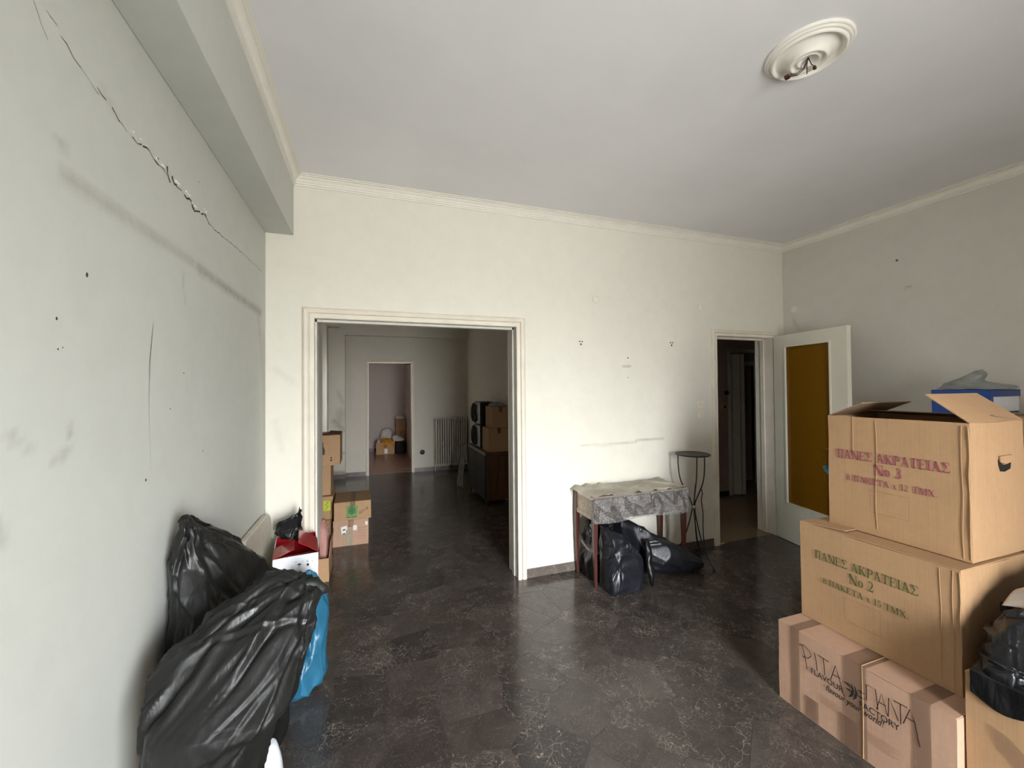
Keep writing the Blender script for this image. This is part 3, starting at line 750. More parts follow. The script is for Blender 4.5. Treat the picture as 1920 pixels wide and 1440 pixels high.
mb = MB(); mb.box(4.72, 4.80, 4.476, 4.49, 1.22, 1.30); mb.build('cover_plate', 'plastic_cream', r0, bevel=.003); mb = MB(); mb.box(4.745, 4.775, 4.471, 4.476, 1.24, 1.28); mb.build('rocker', 'black_hole', r0)
mb = MB(); mb.lathe([(0, -.03), (.025, -.028), (.032, -.01), (.032, 0)], (4.80, 4.49, 1.46), 16, 'y'); tag(mb.build('door_bell', 'black_hole', loc=(4.80, 4.49, 1.46)), 'small round dark bell on the hall wall above the cream switch', 'bell')
r0 = root('round_socket', (.941, 7.8, .36), 'black round socket low on the far wall beside the radiator', 'socket')
mb = MB(); mb.lathe([(0, -.012), (.03, -.012), (.042, -.006), (.045, 0)], (.941, 7.8, .36), 20, 'y'); mb.build('cover_plate', 'black_hole', r0, smooth=True)

# ------------------------------------------------------------------ ceiling rose
rose = root('ceiling_rose', (1.848, 1.257, H), 'white plaster ceiling rose with loose brown wires', 'ceiling rose')
mb = MB(); R_ = .165
pr = [(R_, 0), (R_, -.008), (R_ * .975, -.014), (R_ * .95, -.012), (R_ * .93, -.016), (R_ * .905, -.022), (R_ * .88, -.019), (R_ * .86, -.023), (R_ * .835, -.030), (R_ * .80, -.030), (R_ * .78, -.022), (R_ * .765, -.014), (R_ * .70, -.012), (R_ * .60, -.018), (R_ * .50, -.030), (R_ * .455, -.040), (R_ * .43, -.050), (R_ * .40, -.053), (R_ * .375, -.050), (R_ * .36, -.042), (R_ * .33, -.041), (R_ * .27, -.041), (R_ * .255, -.046), (R_ * .22, -.046), (R_ * .205, -.030), (0, -.026)]
mb.lathe(pr, (1.848, 1.257, H), 72); o = mb.build('plaster_disc', 'plaster_trim', rose, smooth=True)
mb = MB()
c = Vector((1.848, 1.257, H - .028))
for pts in ([(0, 0, 0), (.0, .02, -.03), (-.005, .050, -.038), (-.012, .074, -.026)], [(0, 0, 0), (.004, .02, -.035), (.0, .050, -.043), (-.006, .078, -.030)], [(0, 0, 0), (.018, -.002, -.028), (.034, -.004, -.034), (.044, .004, -.032)], [(0, 0, 0), (.014, .016, -.02), (.032, .028, -.03), (.040, .034, -.040)]):
    mb.tube([c + Vector(p) for p in pts], .0022, 8)
mb.each('wire', 'wire', rose, smooth=True)
mb = MB(); mb.obox(c + Vector((-.024, .074, -.036)), (.022, .006, 0), (-.004, .018, 0), (0, 0, .012)); mb.obox(c + Vector((.040, -.004, -.038)), (.014, .004, 0), (-.003, .011, 0), (0, 0, .012)); mb.each('terminal_block', 'wire', rose, bevel=.001)

# ------------------------------------------------------------------ lettering
def stroke(pts, ws):
    """polyline with widths -> quads (2D)"""
    out = []
    n = len(pts); L = []; Rr = []
    if not isinstance(ws, (list, tuple)): ws = [ws] * n
    for i in range(n):
        a = pts[max(i - 1, 0)]; b = pts[min(i + 1, n - 1)]
        d = math.hypot(b[0] - a[0], b[1] - a[1]) or 1; nx, ny = -(b[1] - a[1]) / d, (b[0] - a[0]) / d
        w = ws[i] / 2; L.append((pts[i][0] + nx * w, pts[i][1] + ny * w)); Rr.append((pts[i][0] - nx * w, pts[i][1] - ny * w))
    for i in range(n - 1): out.append([L[i], Rr[i], Rr[i + 1], L[i + 1]])
    return out
def rect(x0, x1, y0, y1): return [[(x0, y0), (x1, y0), (x1, y1), (x0, y1)]]
TK, TN, SE = .17, .065, .055
def arc(cx, cy, rx, ry, a0, a1, wt, wn, n=12):
    pts = []; ws = []
    for i in range(n + 1):
        a = math.radians(a0 + (a1 - a0) * i / n); pts.append((cx + rx * math.cos(a), cy + ry * math.sin(a))); ws.append(wn + (wt - wn) * abs(math.cos(a)) ** 1.3)
    return stroke(pts, ws)
def stem(x, w=TK, s=.07, top=True, bot=True, y0=0, y1=1):
    o = rect(x - w / 2, x + w / 2, y0, y1)
    if bot: o += rect(x - w / 2 - s, x + w / 2 + s, y0, y0 + SE)
    if top: o += rect(x - w / 2 - s, x + w / 2 + s, y1 - SE, y1)
    return o
def glyph(ch):
    g = []
    if ch == 'Π': g = stem(.2) + stem(.72) + rect(.05, .87, 1 - SE, 1); w = .92
    elif ch == 'Α': g = stroke([(.12, .03), (.43, 1)], TN) + stroke([(.41, 1), (.74, .03)], TK) + rect(.22, .6, .30, .36) + rect(.0, .27, 0, SE) + rect(.56, .9, 0, SE); w = .9
    elif ch == 'Ν': g = stem(.15, TN, .1) + stroke([(.15, .97), (.76, .03)], TK) + stem(.77, TN, .1); w = .92
    elif ch == 'Ε': g = stem(.18) + rect(.2, .70, 0, SE) + rect(.2, .68, 1 - SE, 1) + rect(.2, .52, .48, .54) + rect(.48, .53, .38, .64) + stroke([(.70, 0), (.74, .24)], .05) + stroke([(.68, 1), (.70, .76)], .05); w = .78
    elif ch == 'Σ': g = rect(.06, .70, 1 - SE, 1) + stroke([(.14, .97), (.45, .52)], TK) + stroke([(.44, .54), (.10, .05)], TN) + rect(.05, .70, 0, .10) + stroke([(.70, 0), (.76, .27)], .06) + stroke([(.70, 1), (.72, .75)], .05); w = .80
    elif ch == 'Κ': g = stem(.18) + stroke([(.25, .45), (.70, .97)], TN) + stroke([(.36, .58), (.78, .03)], TK) + rect(.56, .84, 1 - SE, 1) + rect(.62, .94, 0, SE); w = .94
    elif ch == 'Ρ': g = stem(.18) + rect(.2, .42, 1 - SE, 1) + rect(.2, .42, .42, .47) + arc(.42, .71, .22, .265, -90, 90, TK, TN); w = .74
    elif ch == 'Τ': g = stem(.40, top=False) + rect(.04, .76, 1 - SE, 1) + stroke([(.05, 1), (.03, .76)], .05) + stroke([(.75, 1), (.77, .76)], .05); w = .80
    elif ch == 'Ι': g = stem(.2); w = .40
    elif ch == 'Μ': g = stem(.14, TN, .08) + stroke([(.17, .97), (.50, .03)], TK) + stroke([(.50, .03), (.82, .97)], TN) + stem(.88, TK, .06); w = 1.08
    elif ch == 'Χ': g = stroke([(.14, .97), (.74, .03)], TK) + stroke([(.14, .03), (.72, .97)], TN) + rect(.0, .30, 0, SE) + rect(.58, .9, 0, SE) + rect(.0, .32, 1 - SE, 1) + rect(.56, .84, 1 - SE, 1); w = .9
    elif ch in 'oο': g = arc(.27, .33, .19, .30, 0, 360, .14, .05, 24); w = .54
    elif ch == 'x': g = stroke([(.08, .64), (.44, .02)], .13) + stroke([(.08, .02), (.42, .64)], .05) + rect(.0, .2, 0, .045) + rect(.32, .54, 0, .045) + rect(0, .22, .61, .655) + rect(.3, .5, .61, .655); w = .54
    elif ch == '8': g = arc(.28, .75, .17, .22, 0, 360, .12, .05, 20) + arc(.28, .27, .21, .25, 0, 360, .14, .05, 20); w = .56
    elif ch == '1': g = stem(.28, .15, .08, top=False) + stroke([(.08, .84), (.30, .97)], .06); w = .52
    elif ch == '2': g = arc(.27, .72, .17, .25, 150, -20, .14, .05, 12) + stroke([(.44, .66), (.33, .38), (.06, .06)], [.14, .1, .05]) + rect(.06, .50, 0, .13) + stroke([(.47, .05), (.54, .28)], .05); w = .58
    elif ch == '3': g = arc(.24, .75, .17, .22, 160, -80, .14, .05, 14) + arc(.23, .27, .21, .25, 90, -160, .15, .05, 14); w = .54
    elif ch == '5': g = rect(.12, .48, .86, 1) + stroke([(.14, .92), (.10, .52)], .06) + arc(.24, .30, .21, .28, 110, -150, .15, .05, 14); w = .54
    elif ch == '.': g = arc(.12, .07, .035, .035, 0, 360, .07, .07, 10); w = .26
    else: w = .36
    return g, w
def serif_text(txt, width=None, height=1.0):
    polys = []; x = 0
    for ch in txt:
        g, w = glyph(ch)
        polys += [[(p[0] + x, p[1]) for p in q] for q in g]; x += w + .05
    sxx = (width / x) if width else height
    return [[(p[0] * sxx, p[1] * height) for p in q] for q in polys]
def plain_text(txt, width, height, shear=0, bold=0):
    cu = bpy.data.curves.new('lettering', 'FONT'); cu.body = txt; cu.shear = shear; cu.offset = bold; cu.resolution_u = 3
    ob = bpy.data.objects.new('lettering', cu); COL.objects.link(ob)
    dg = bpy.context.evaluated_depsgraph_get(); me = bpy.data.meshes.new_from_object(ob.evaluated_get(dg))
    bpy.data.objects.remove(ob); bpy.data.curves.remove(cu)
    co = [(v.co.x, v.co.y) for v in me.vertices]; x0 = min(c[0] for c in co); x1 = max(c[0] for c in co); y0 = min(c[1] for c in co); y1 = max(c[1] for c in co)
    y0 = 0 if y0 > -.05 else y0
    r = [[((co[i][0] - x0) / (x1 - x0) * width, (co[i][1] - y0) / (y1 - y0) * height) for i in p.vertices] for p in me.polygons]
    bpy.data.meshes.remove(me); return r
def place(mb, polys, o, ax, up, off=(0, 0, 0)):
    o, ax, up, off = Vector(o), Vector(ax), Vector(up), Vector(off)
    for q in polys: mb.add([o + ax * p[0] + up * p[1] + off for p in q], [tuple(range(len(q)))])
    return mb

# ------------------------------------------------------------------ cartons (local coordinates: x,y centred, z from 0)
def shell(w, d, h, top, seed, amp=.0016, n=9):
    """slightly dented box skin, optionally without top"""
    key = {}; V = []; Fc = []
    def vid(p):
        k = tuple(round(c, 5) for c in p)
        if k not in key:
            q = Vector(p); s_ = noise.noise_vector(q * 4 + Vector((seed * 7.3, seed * 3.1, 1))) * amp * 2 + noise.noise_vector(q * 14 + Vector((seed, 0, 5))) * amp * .6
            if q.z < .001: s_.z = 0
            key[k] = len(V); V.append(tuple(q + s_))
        return key[k]
    def face(o, a, b):
        o, a, b = Vector(o), Vector(a), Vector(b)
        for i in range(n):
            for j in range(n):
                P = [o + a * (x / n) + b * (y / n) for x, y in ((i, j), (i + 1, j), (i + 1, j + 1), (i, j + 1))]
                Fc.append(tuple(vid(p) for p in P))
    x, y = w / 2, d / 2
    face((-x, -y, 0), (w, 0, 0), (0, 0, h)); face((x, -y, 0), (0, d, 0), (0, 0, h)); face((x, y, 0), (-w, 0, 0), (0, 0, h)); face((-x, y, 0), (0, -d, 0), (0, 0, h))
    face((-x, y, 0), (w, 0, 0), (0, -d, 0))
    if top: face((-x, -y, h), (w, 0, 0), (0, d, 0))
    return V, Fc
def carton(label, x0, x1, y0, y1, z0, z1, mat='card', rz=0, seed=1, open_=False, seam='y', tape='y', group=None, name='carton', flaps=None, body_holes=None, cat='box'):
    w, d, h = x1 - x0, y1 - y0, z1 - z0
    r = root(name, ((x0 + x1) / 2, (y0 + y1) / 2, z0), label, cat, group, rz=rz, local=True)
    th = .005
    V, Fc = shell(w, d, h - (0 if open_ else .004), not open_, seed)
    mb = MB(); mb.add(V, Fc); b = mb.build('body', mat, r)
    if open_:
        so = b.modifiers.new('thickness', 'SOLIDIFY'); so.thickness = .005; so.offset = -1
    else:
        for s_ in (-1, 1):
            mb = MB()
            if seam == 'y': mb.box(*sorted((s_ * .0015, s_ * (w / 2))), -d / 2, d / 2, h - .004, h)
            else: mb.box(-w / 2, w / 2, *sorted((s_ * .0015, s_ * (d / 2))), h - .004, h)
            mb.build('flap', mat, r, bevel=.001)
    if tape:
        mb = MB(); t_ = .024; e_ = .0012
        if tape == 'y':
            mb.box(-t_, t_, -d / 2 - e_, d / 2 + e_, h, h + e_); mb.box(-t_, t_, -d / 2 - .003, -d / 2 - .0018, h - .07, h + e_); mb.box(-t_, t_, d / 2 + .0018, d / 2 + .003, h - .07, h + e_)
        else:
            mb.box(-w / 2 - e_, w / 2 + e_, -t_, t_, h, h + e_); mb.box(-w / 2 - .003, -w / 2 - .0018, -t_, t_, h - .07, h + e_); mb.box(w / 2 + .0018, w / 2 + .003, -t_, t_, h - .07, h + e_)
        mb.each('tape', 'tape', r)
    return r
def flap(r, p0, p1, d, L, mat='card', name='flap', taper=.0, th=.004, warp=0):
    """free flap hinged on p0-p1 (local coords), direction d, length L"""
    p0, p1, d = Vector(p0), Vector(p1), Vector(d).normalized(); a = p1 - p0; n_ = a.cross(d).normalized() * th
    mb = MB(); N = 6; V = []
    for i in range(N + 1):
        t_ = i / N; o = d * (L * t_) + n_ * (warp * math.sin(t_ * 2.2) / th if th else 0); ta = a.normalized() * taper * t_
        V += [p0 + o + ta, p1 + o - ta, p1 + o - ta + n_, p0 + o + ta + n_]
    Fc = []
    for i in range(N):
        b = i * 4
        for k in range(4): Fc.append((b + k, b + (k + 1) % 4, b + 4 + (k + 1) % 4, b + 4 + k))
    Fc += [(0, 1, 2, 3), (4 * N, 4 * N + 1, 4 * N + 2, 4 * N + 3)]
    mb.add(V, Fc); return mb.build(name, mat, r)

# --- stack on the right ---------------------------------------------------
# lowest: long flat carton
b3 = carton('long brown taped carton, lowest of the big right-hand stack', 1.947, 2.40, .860, 1.522, 0, .385, 'card_pink', seed=3, seam='y', tape=None)
b3['label'] = 'long brown taped carton, lowest of the big right-hand stack'
X3 = -.2265 - .0022
mb = MB()
for yy in (-.665 + .72, ): pass
for (a, b) in ((.225, .268), (-.055, .03), (-.262, -.205)):
    mb.box(X3 - .0004, X3, a, b, .004, .386); mb.box(X3, .2, a, b, .3852, .3862)
mb.each('tape', 'tape', b3)
mb = MB(); mb.box(X3 - .0008, X3 - .0004, .14, .20, .004, .10); mb.box(X3 - .0008, X3 - .0004, -.02, .05, .004, .13); mb.each('tape_patch', 'tape', b3)
mb = MB(); mb.tube([(X3 - .001, -.040, .003), (X3 - .0015, -.043, .2), (X3 - .001, -.040, .388), (.21, -.038, .389)], .0017, 6); mb.build('string', 'card', b3)
yc = 1.191     # y centre of the box
AX, UP = (0, -1, 0), (0, 0, 1); OX = X3 - .0016
mb = MB()
place(mb, plain_text('FLAVOUR', .137, .025, bold=.006), (OX, 1.361 - yc, .222), (0, -1, 0), UP)
place(mb, plain_text('FACTORY', .137, .025, bold=.006), (OX, 1.161 - yc, .213), (0, -1, 0), UP)
place(mb, plain_text('flavour your world!', .222, .036, shear=.35, bold=.006), (OX, 1.296 - yc, .178), (0, -1, 0), (0, 0, 1))
# swoosh emblem between the words
ey, ez = 1.209 - yc, .255
for pts, ws in (([(0, .022), (.018, .020), (.030, .012)], [.001, .010, .002]), ([(.006, -.002), (.020, -.002), (.030, -.006)], [.001, .009, .002]),
                ([(.030, .030), (.036, .006), (.030, -.018), (.018, -.034)], [.002, .009, .009, .001]), ([(.042, .030), (.049, .006), (.044, -.018), (.034, -.034)], [.002, .009, .009, .001]),
                ([(.054, .022), (.066, .019), (.082, .022)], [.002, .010, .001]), ([(.054, -.002), (.066, -.004), (.080, .0)], [.002, .009, .001])):
    place(mb, stroke(pts, ws), (OX, ey + .012, ez), (0, -1, 0), UP)
mb.build('print', 'ink_black', b3, kind='stuff')
mb = MB()      # marker pen writing
def pen(o, strokes_, w=.0036):
    for s_ in strokes_: place(mb, stroke(s_, w), o, (0, -1, 0), UP)
pen((OX, 1.414 - yc, .235), [[(.0, .085), (.02, .095), (.045, .085), (.055, .065), (.04, .045), (.015, .04)], [(.012, .088), (.022, .06), (.03, .02), (.034, -.01)]])
pen((OX, 1.345 - yc, .24), [[(.0, .085), (.008, .05), (.012, .01)]])
pen((OX, 1.320 - yc, .24), [[(-.008, .085), (.018, .082), (.04, .082)], [(.014, .082), (.018, .05), (.020, .01)]])
pen((OX, 1.270 - yc, .24), [[(-.005, .008), (.016, .082), (.026, .05), (.050, -.03)], [(.004, .036), (.036, .040)]])
pen((OX, 1.139 - yc, .245), [[(.004, .01), (.004, .075), (.036, .078), (.044, .0)]])
pen((OX, 1.096 - yc, .245), [[(-.004, .0), (.014, .075), (.034, .0)], [(.004, .035), (.028, .036)]])
pen((OX, 1.062 - yc, .245), [[(.002, .0), (.004, .075), (.022, .04), (.034, .008)]])
pen((OX, 1.034 - yc, .245), [[(-.008, .076), (.036, .08)], [(.014, .078), (.014, .0)]])
pen((OX, 1.006 - yc, .245), [[(-.006, .01), (.016, .08), (.030, .04), (.044, -.04)], [(.004, .04), (.032, .042)]])
mb.build('handwriting', 'ink_pen', b3, kind='stuff')
mb = MB()
for k in range(5): place(mb, rect(0, .10 - .012 * (k % 2), 0, .0012), (OX, 1.325 - yc, .150 - .008 * k), (0, -1, 0), UP)
for k in range(6): place(mb, rect(0, .13 - .016 * (k % 2), 0, .0012), (OX, 1.160 - yc, .132 - .008 * k), (0, -1, 0), UP)
mb.build('small_print', 'ink_thin', b3, kind='stuff')

# middle: No 2
b2 = carton('brown carton with green No 2 print, middle of the right-hand stack', 2.10, 2.56, .905, 1.513, .387, .862, 'card', seed=5, seam='y', tape=None)
yc = 1.209; X2 = -.23 - .0032
mb = MB()
place(mb, serif_text('ΠΑΝΕΣ ΑΚΡΑΤΕΙΑΣ', .410, .039), (X2, 1.440 - yc, .704 - .387), AX, (0, 0, 1))
place(mb, serif_text('Νο 2', .102, .045), (X2, 1.288 - yc, .645 - .387), AX, UP)
place(mb, serif_text('8 ΠΑΚΕΤΑ x 15 ΤΜΧ.', .338, .027), (X2, 1.402 - yc, .594 - .387), AX, UP)
mb.build('print', 'ink_green', b2, kind='stuff')
def outline(mb, o, w_, h_, t_=.0011):
    for q in (rect(0, w_, 0, t_), rect(0, w_, h_, h_ + t_), rect(0, t_, 0, h_), rect(w_, w_ + t_, 0, h_)): place(mb, q, o, AX, UP)
mb = MB(); outline(mb, (X2, 1.307 - yc, .465 - .387), .142, .105); mb.build('print_frame', 'ink_thin', b2)
mb = MB(); P = [(-.009, .028), (-.002, .030), (.010, .022), (.018, .016), (.012, .004), (.014, -.018), (.010, -.034), (-.004, -.036), (-.012, -.026), (-.018, -.022), (-.006, -.014), (-.004, .0), (-.012, .012)]
mb.prism([(a * 1.5, b * 1.5) for a, b in P], (2.372 - 2.33, -.3055, .655 - .387), (1, 0, 0), UP, (0, .001, 0)); mb.build('torn_handle', 'black_hole', b2)
flap(b2, (-.232, .306, .477), (-.12, .306, .477), (.15, -1, .04), .20, 'card', 'flap', th=.003)
# top: No 3, open
b1 = carton('open brown carton with magenta No 3 print, top of the right-hand stack', 2.21, 2.60, .918, 1.440, .866, 1.409, 'card', seed=8, open_=True, tape=None)
yc = 1.179; X1 = -.195 - .0032
mb = MB()
place(mb, serif_text('ΠΑΝΕΣ ΑΚΡΑΤΕΙΑΣ', .425, .041), (X1, 1.398 - yc, 1.204 - .866), (0, -1, 0), UP)
place(mb, serif_text('Νο 3', .106, .047), (X1, 1.240 - yc, 1.147 - .866), (0, -1, -.01), UP)
place(mb, serif_text('8 ΠΑΚΕΤΑ x 12 ΤΜΧ.', .340, .028), (X1, 1.354 - yc, 1.099 - .866), (0, -1, -.01), UP)
mb.build('print', 'ink_magenta', b1, kind='stuff')
mb = MB(); outline(mb, (X1, 1.258 - yc, .970 - .866), .146, .100); mb.build('print_frame', 'ink_thin', b1)
mb = MB(); mb.prism([(-.045, .02), (-.042, .0), (-.030, -.028), (.0, -.032), (.044, -.022), (.050, .0), (.046, .004), (.0, -.004), (-.02, .002), (-.034, .014)], (2.447 - 2.405, -.2635, 1.236 - .866), (1, 0, 0), UP, (0, .001, 0)); mb.build('hand_hole', 'black_hole', b1)
mb = MB(); mb.prism([(-.040, .03), (-.038, .006), (.0, -.004), (.046, .004), (.05, .032)], (2.447 - 2.405, -.2645, 1.24 - .866), (1, 0, 0), UP, (0, -.004, 0)); mb.build('hole_tab', 'card', b1)
hz = .543
flap(b1, (-.195, .261, hz), (.195, .261, hz), (0, -.90, .42), .165, 'card_in', 'flap', taper=.004)
flap(b1, (-.195, -.261, hz), (.195, -.261, hz), (0, .777, .629), .175, 'card', 'flap', taper=.004)
flap(b1, (.195, -.26, hz), (.195, .26, hz), (-.97, 0, .12), .185, 'card_in', 'flap', taper=.01)
flap(b1, (-.190, -.255, hz - .004), (-.190, .255, hz - .004), (.9, 0, -.5), .16, 'card_in', 'flap', taper=.01)
# worn corner creases as thin folded ridges
for (r_, X_, yb_, h_) in ((b1, -.1965, -.2625, .543), (b2, -.2315, -.3055, .475)):
    mb = MB(); pts = []
    for k in range(9): pts.append((X_ - .0006 + .0012 * math.sin(k * 2.1), yb_ + .004 + .0012 * math.sin(k * 1.7), .01 + (h_ - .02) * k / 8))
    mb.tube(pts, [.0022 + .0008 * math.sin(k * 3) for k in range(9)], 6); mb.build('corner_crease', 'card', r_)
    mb = MB(); mb.tube([(X_ - .0008, yb_ + .025 + .002 * math.sin(k * 1.3), .01 + (h_ - .02) * k / 8) for k in range(9)], .0012, 6); mb.build('crease', 'card', r_)
mb = MB(); mb.tube([(-.1968, 1.232 - 1.179 + .004 * math.sin(k * .8), .03 + .50 * k / 8) for k in range(9)], .0011, 6); mb.build('crease', 'card', b1)
mb = MB(); mb.tube([(-.1968, 1.325 - 1.179, .36), (-.1968, 1.325 - 1.179, .54)], .0009, 6); mb.build('crease', 'card', b1)
mb = MB(); mb.tube([(-.2318, .965 - 1.209 + .002 * math.sin(k), .02 + .44 * k / 8) for k in range(9)], .0011, 6); mb.build('crease', 'card', b2)
# front carton carrying the black bag
b4 = carton('brown carton at lower right corner under a black bag, taped side', 1.985, 2.50, .25, .852, 0, .552, 'card', seed=12, seam='x', tape=None)
mb = MB(); XX = -.2575 - .0028
mb.add([(XX, .797 - .551, .41), (XX, .75 - .551, .40), (XX, .66 - .551, .33), (XX, .66 - .551, .20), (XX, .70 - .551, .28), (XX, .778 - .551, .345)], [(0, 1, 2, 3, 4, 5)])
mb.build('tape', 'tape', b4)
# hidden stack behind and the things on it
carton('plain brown carton on the floor behind the right-hand stack', 2.66, 3.06, 1.30, 1.72, 0, .44, 'card_dark', seed=21)
carton('plain brown carton stacked second behind the right-hand stack', 2.66, 3.06, 1.31, 1.70, .441, .84, 'card_dark', seed=22)
s1 = carton('tall plain carton on floor by the right wall, below the blue box', 3.66, 4.06, 1.30, 1.78, 0, .66, 'card_dark', seed=23)
s2 = carton('plain carton by the right wall directly under the blue box', 3.68, 4.06, 1.32, 1.76, .661, 1.362, 'card', seed=24)
bx = root('blue_box', (3.88, 1.58, 1.364), 'blue and white box by the right wall under crumpled film', 'box', local=True)
mb = MB(); V, Fc = shell(.40, .27, .15, True, 31, n=6); mb.add(V, Fc); mb.build('body', 'white_card', bx)
mb = MB(); mb.box(-.206, -.2035, -.139, .139, .0, .155); mb.box(-.206, .206, -.1405, -.138, .115, .158); mb.box(-.206, .206, .138, .1405, .115, .158); mb.box(-.206, .206, -.1405, .1405, .155, .160); mb.box(-.206, -.17, -.1405, -.138, .03, .12); mb.build('lid', 'blue_card', bx)
mb = MB(); mb.box(.02, .18, -.1400, -.1385, .008, .018); mb.build('print', 'ink_black', bx, kind='stuff')
bx.rotation_euler[2] = .05

# ------------------------------------------------------------------ bags
def crinkle(p, seed, flow, amp, f=1.0):
    """ridged displacement: long folds along 'flow', small facets on top"""
    p = Vector(p); s_ = Vector((seed * 3.7, seed * 1.9, seed * 5.3)); fl_ = Vector(flow).normalized()
    q = p - fl_ * p.dot(fl_) * .80
    w = noise.noise_vector(p * 3 + s_) * .10
    a = noise.noise((q + w) * 7 * f + s_); b = noise.noise((q + w) * 15 * f + s_ * 1.7)
    r = (1 - abs(a) * 2.6) * .6 + (1 - abs(b) * 2.6) * .32
    d, _ = noise.voronoi((q * .75 + p * .25 + w * .6) * 13 * f + s_)
    fac = min(d[1] - d[0], .6)
    return amp * (r - .45) - amp * .55 * (fac - .2)
def drape(V, nu, nv, seed, flow, nf=60, depth=.012, nfold=14, A=.010, w=.010, keep_bottom=True):
    """stretched plastic: flat facets between crisp creases plus long raised tension folds"""
    P = np.array([tuple(v) for v in V], float); g = P[:nu * nv].reshape(nv, nu, 3)
    du = np.roll(g, -1, 1) - np.roll(g, 1, 1); dv = np.gradient(g, axis=0)
    N = np.cross(du, dv); N /= (np.linalg.norm(N, axis=2, keepdims=True) + 1e-9)
    c = g.mean((0, 1)); N *= np.sign(((g - c) * N).sum(2).mean() or 1)
    rg = np.random.RandomState(seed); G = g.reshape(-1, 3).copy(); NN = N.reshape(-1, 3)
    for _ in range(nf):
        k = rg.randint(len(G)); n = NN[k] + rg.normal(0, .16, 3); n /= np.linalg.norm(n); s_ = g.reshape(-1, 3)[k]
        dp = depth * rg.uniform(.3, 1.3); r = math.sqrt(.30 * dp) * 2.2
        d = (G - s_) @ n + dp; near = np.clip(1.6 - np.linalg.norm(G - s_, axis=1) / r, 0, 1); near = np.minimum(near * 2, 1)
        G -= n * (np.clip(d, 0, dp * 1.6) * near * ((NN @ n) > .2))[:, None]
    rad_ = np.linalg.norm(g - g.mean(1, keepdims=True), axis=2).mean(1, keepdims=True).repeat(nu, 1).ravel(); fade = np.clip(rad_ / .11, .25, 1)
    fl = np.array(flow, float); fl /= np.linalg.norm(fl); ext = np.ptp(G, axis=0).max()
    for _ in range(nfold):
        k = rg.randint(len(G)); s_ = G[k]; f = fl + rg.normal(0, .22, 3); f /= np.linalg.norm(f)
        m_ = np.cross(f, NN[k]); m_ /= np.linalg.norm(m_) + 1e-9; L = ext * rg.uniform(.15, .45)
        q = G - s_; al = q @ f; di = q @ m_ + .010 * np.sin(al * 17 + k) + .02 * (al / max(L, .05)) ** 2 * rg.choice([-1, 1]) * .6
        ww = w * rg.uniform(.6, 1.8) * (1 + .8 * al / L).clip(.3, 2.2)
        ridge = np.exp(-np.abs(di) / ww) - .75 * np.exp(-((di - 2.2 * ww) / (1.3 * ww)) ** 2)
        G += NN * fade[:, None] * (A * rg.uniform(.5, 1.4) * ridge * np.clip(1.15 - np.abs(al) / L, 0, 1) * ((NN @ NN[k]) > .25))[:, None]
    out = [tuple(p) for p in G] + [tuple(v) for v in V[nu * nv:]]
    return out
def bag(name, label, cat, rings, mat, seed, amp=.012, flow=(0, 0, 1), n=2.3, nu=96, nv=72, f=1.0, clampx=None, parent=None, close_top=True, part=None, zmin=.001, ymax=None, group=None, dr=None):
    Rg = np.array(rings, float); k = len(Rg)
    V = []; T = np.linspace(0, k - 1, nv)
    def cr(i, t_):
        p0, p1, p2, p3 = Rg[max(i - 1, 0)], Rg[i], Rg[min(i + 1, k - 1)], Rg[min(i + 2, k - 1)]
        return .5 * ((2 * p1) + (-p0 + p2) * t_ + (2 * p0 - 5 * p1 + 4 * p2 - p3) * t_ ** 2 + (-p0 + 3 * p1 - 3 * p2 + p3) * t_ ** 3)
    for ti, t_ in enumerate(T):
        i = min(int(t_), k - 2); cx, cy, cz, ax, ay, b = cr(i, t_ - i)
        L = math.hypot(ax, ay) + 1e-9; px, py = -ay / L, ax / L; b = max(b, .004)
        ef = min(1, ti / 4) * min(1, (nv - 1 - ti) / 3 + .25)
        for j in range(nu):
            a = 2 * math.pi * j / nu; c_, s_ = math.cos(a), math.sin(a)
            c2 = math.copysign(abs(c_) ** (2 / n), c_); s2 = math.copysign(abs(s_) ** (2 / n), s_)
            x = cx + ax * c2 + px * b * s2; y_ = cy + ay * c2 + py * b * s2
            o = Vector((x - cx, y_ - cy, 0)); o = o.normalized() if o.length > 1e-6 else Vector((1, 0, 0))
            d = crinkle((x, y_, cz), seed, flow, amp, f) * (.35 + .65 * ef)
            z_ = cz + crinkle((x + 3, y_, cz), seed + 2, flow, amp * .5, f) * (1 if ti > 2 else 0)
            x += o.x * d; y_ += o.y * d
            V.append((x, y_, z_))
    if dr: V = drape(V, nu, nv, seed, flow, **dr)
    V = [(max(x, -99 if clampx is None else clampx), min(y_, 99 if ymax is None else ymax), max(z_, zmin)) for x, y_, z_ in V]
    Fc = [(i * nu + j, i * nu + (j + 1) % nu, (i + 1) * nu + (j + 1) % nu, (i + 1) * nu + j) for i in range(nv - 1) for j in range(nu)]
    c0 = np.mean(V[:nu], axis=0); V.append(tuple(c0)); ib = len(V) - 1; Fc += [(ib, (j + 1) % nu, j) for j in range(nu)]
    c1 = np.mean(V[(nv - 1) * nu:nv * nu], axis=0); V.append(tuple(c1)); it = len(V) - 1
    Fc += [(it, (nv - 1) * nu + j, (nv - 1) * nu + (j + 1) % nu) for j in range(nu)]
    mb = MB(); mb.add(V, Fc)
    if part is not None: return mb.build(name, mat, part, smooth=True, fix=False)
    r0 = Rg[0]; ob = mb.build(name, mat, loc=(r0[0], r0[1], min(v[2] for v in V)), smooth=True, fix=False)
    return tag(ob, label, cat, group)
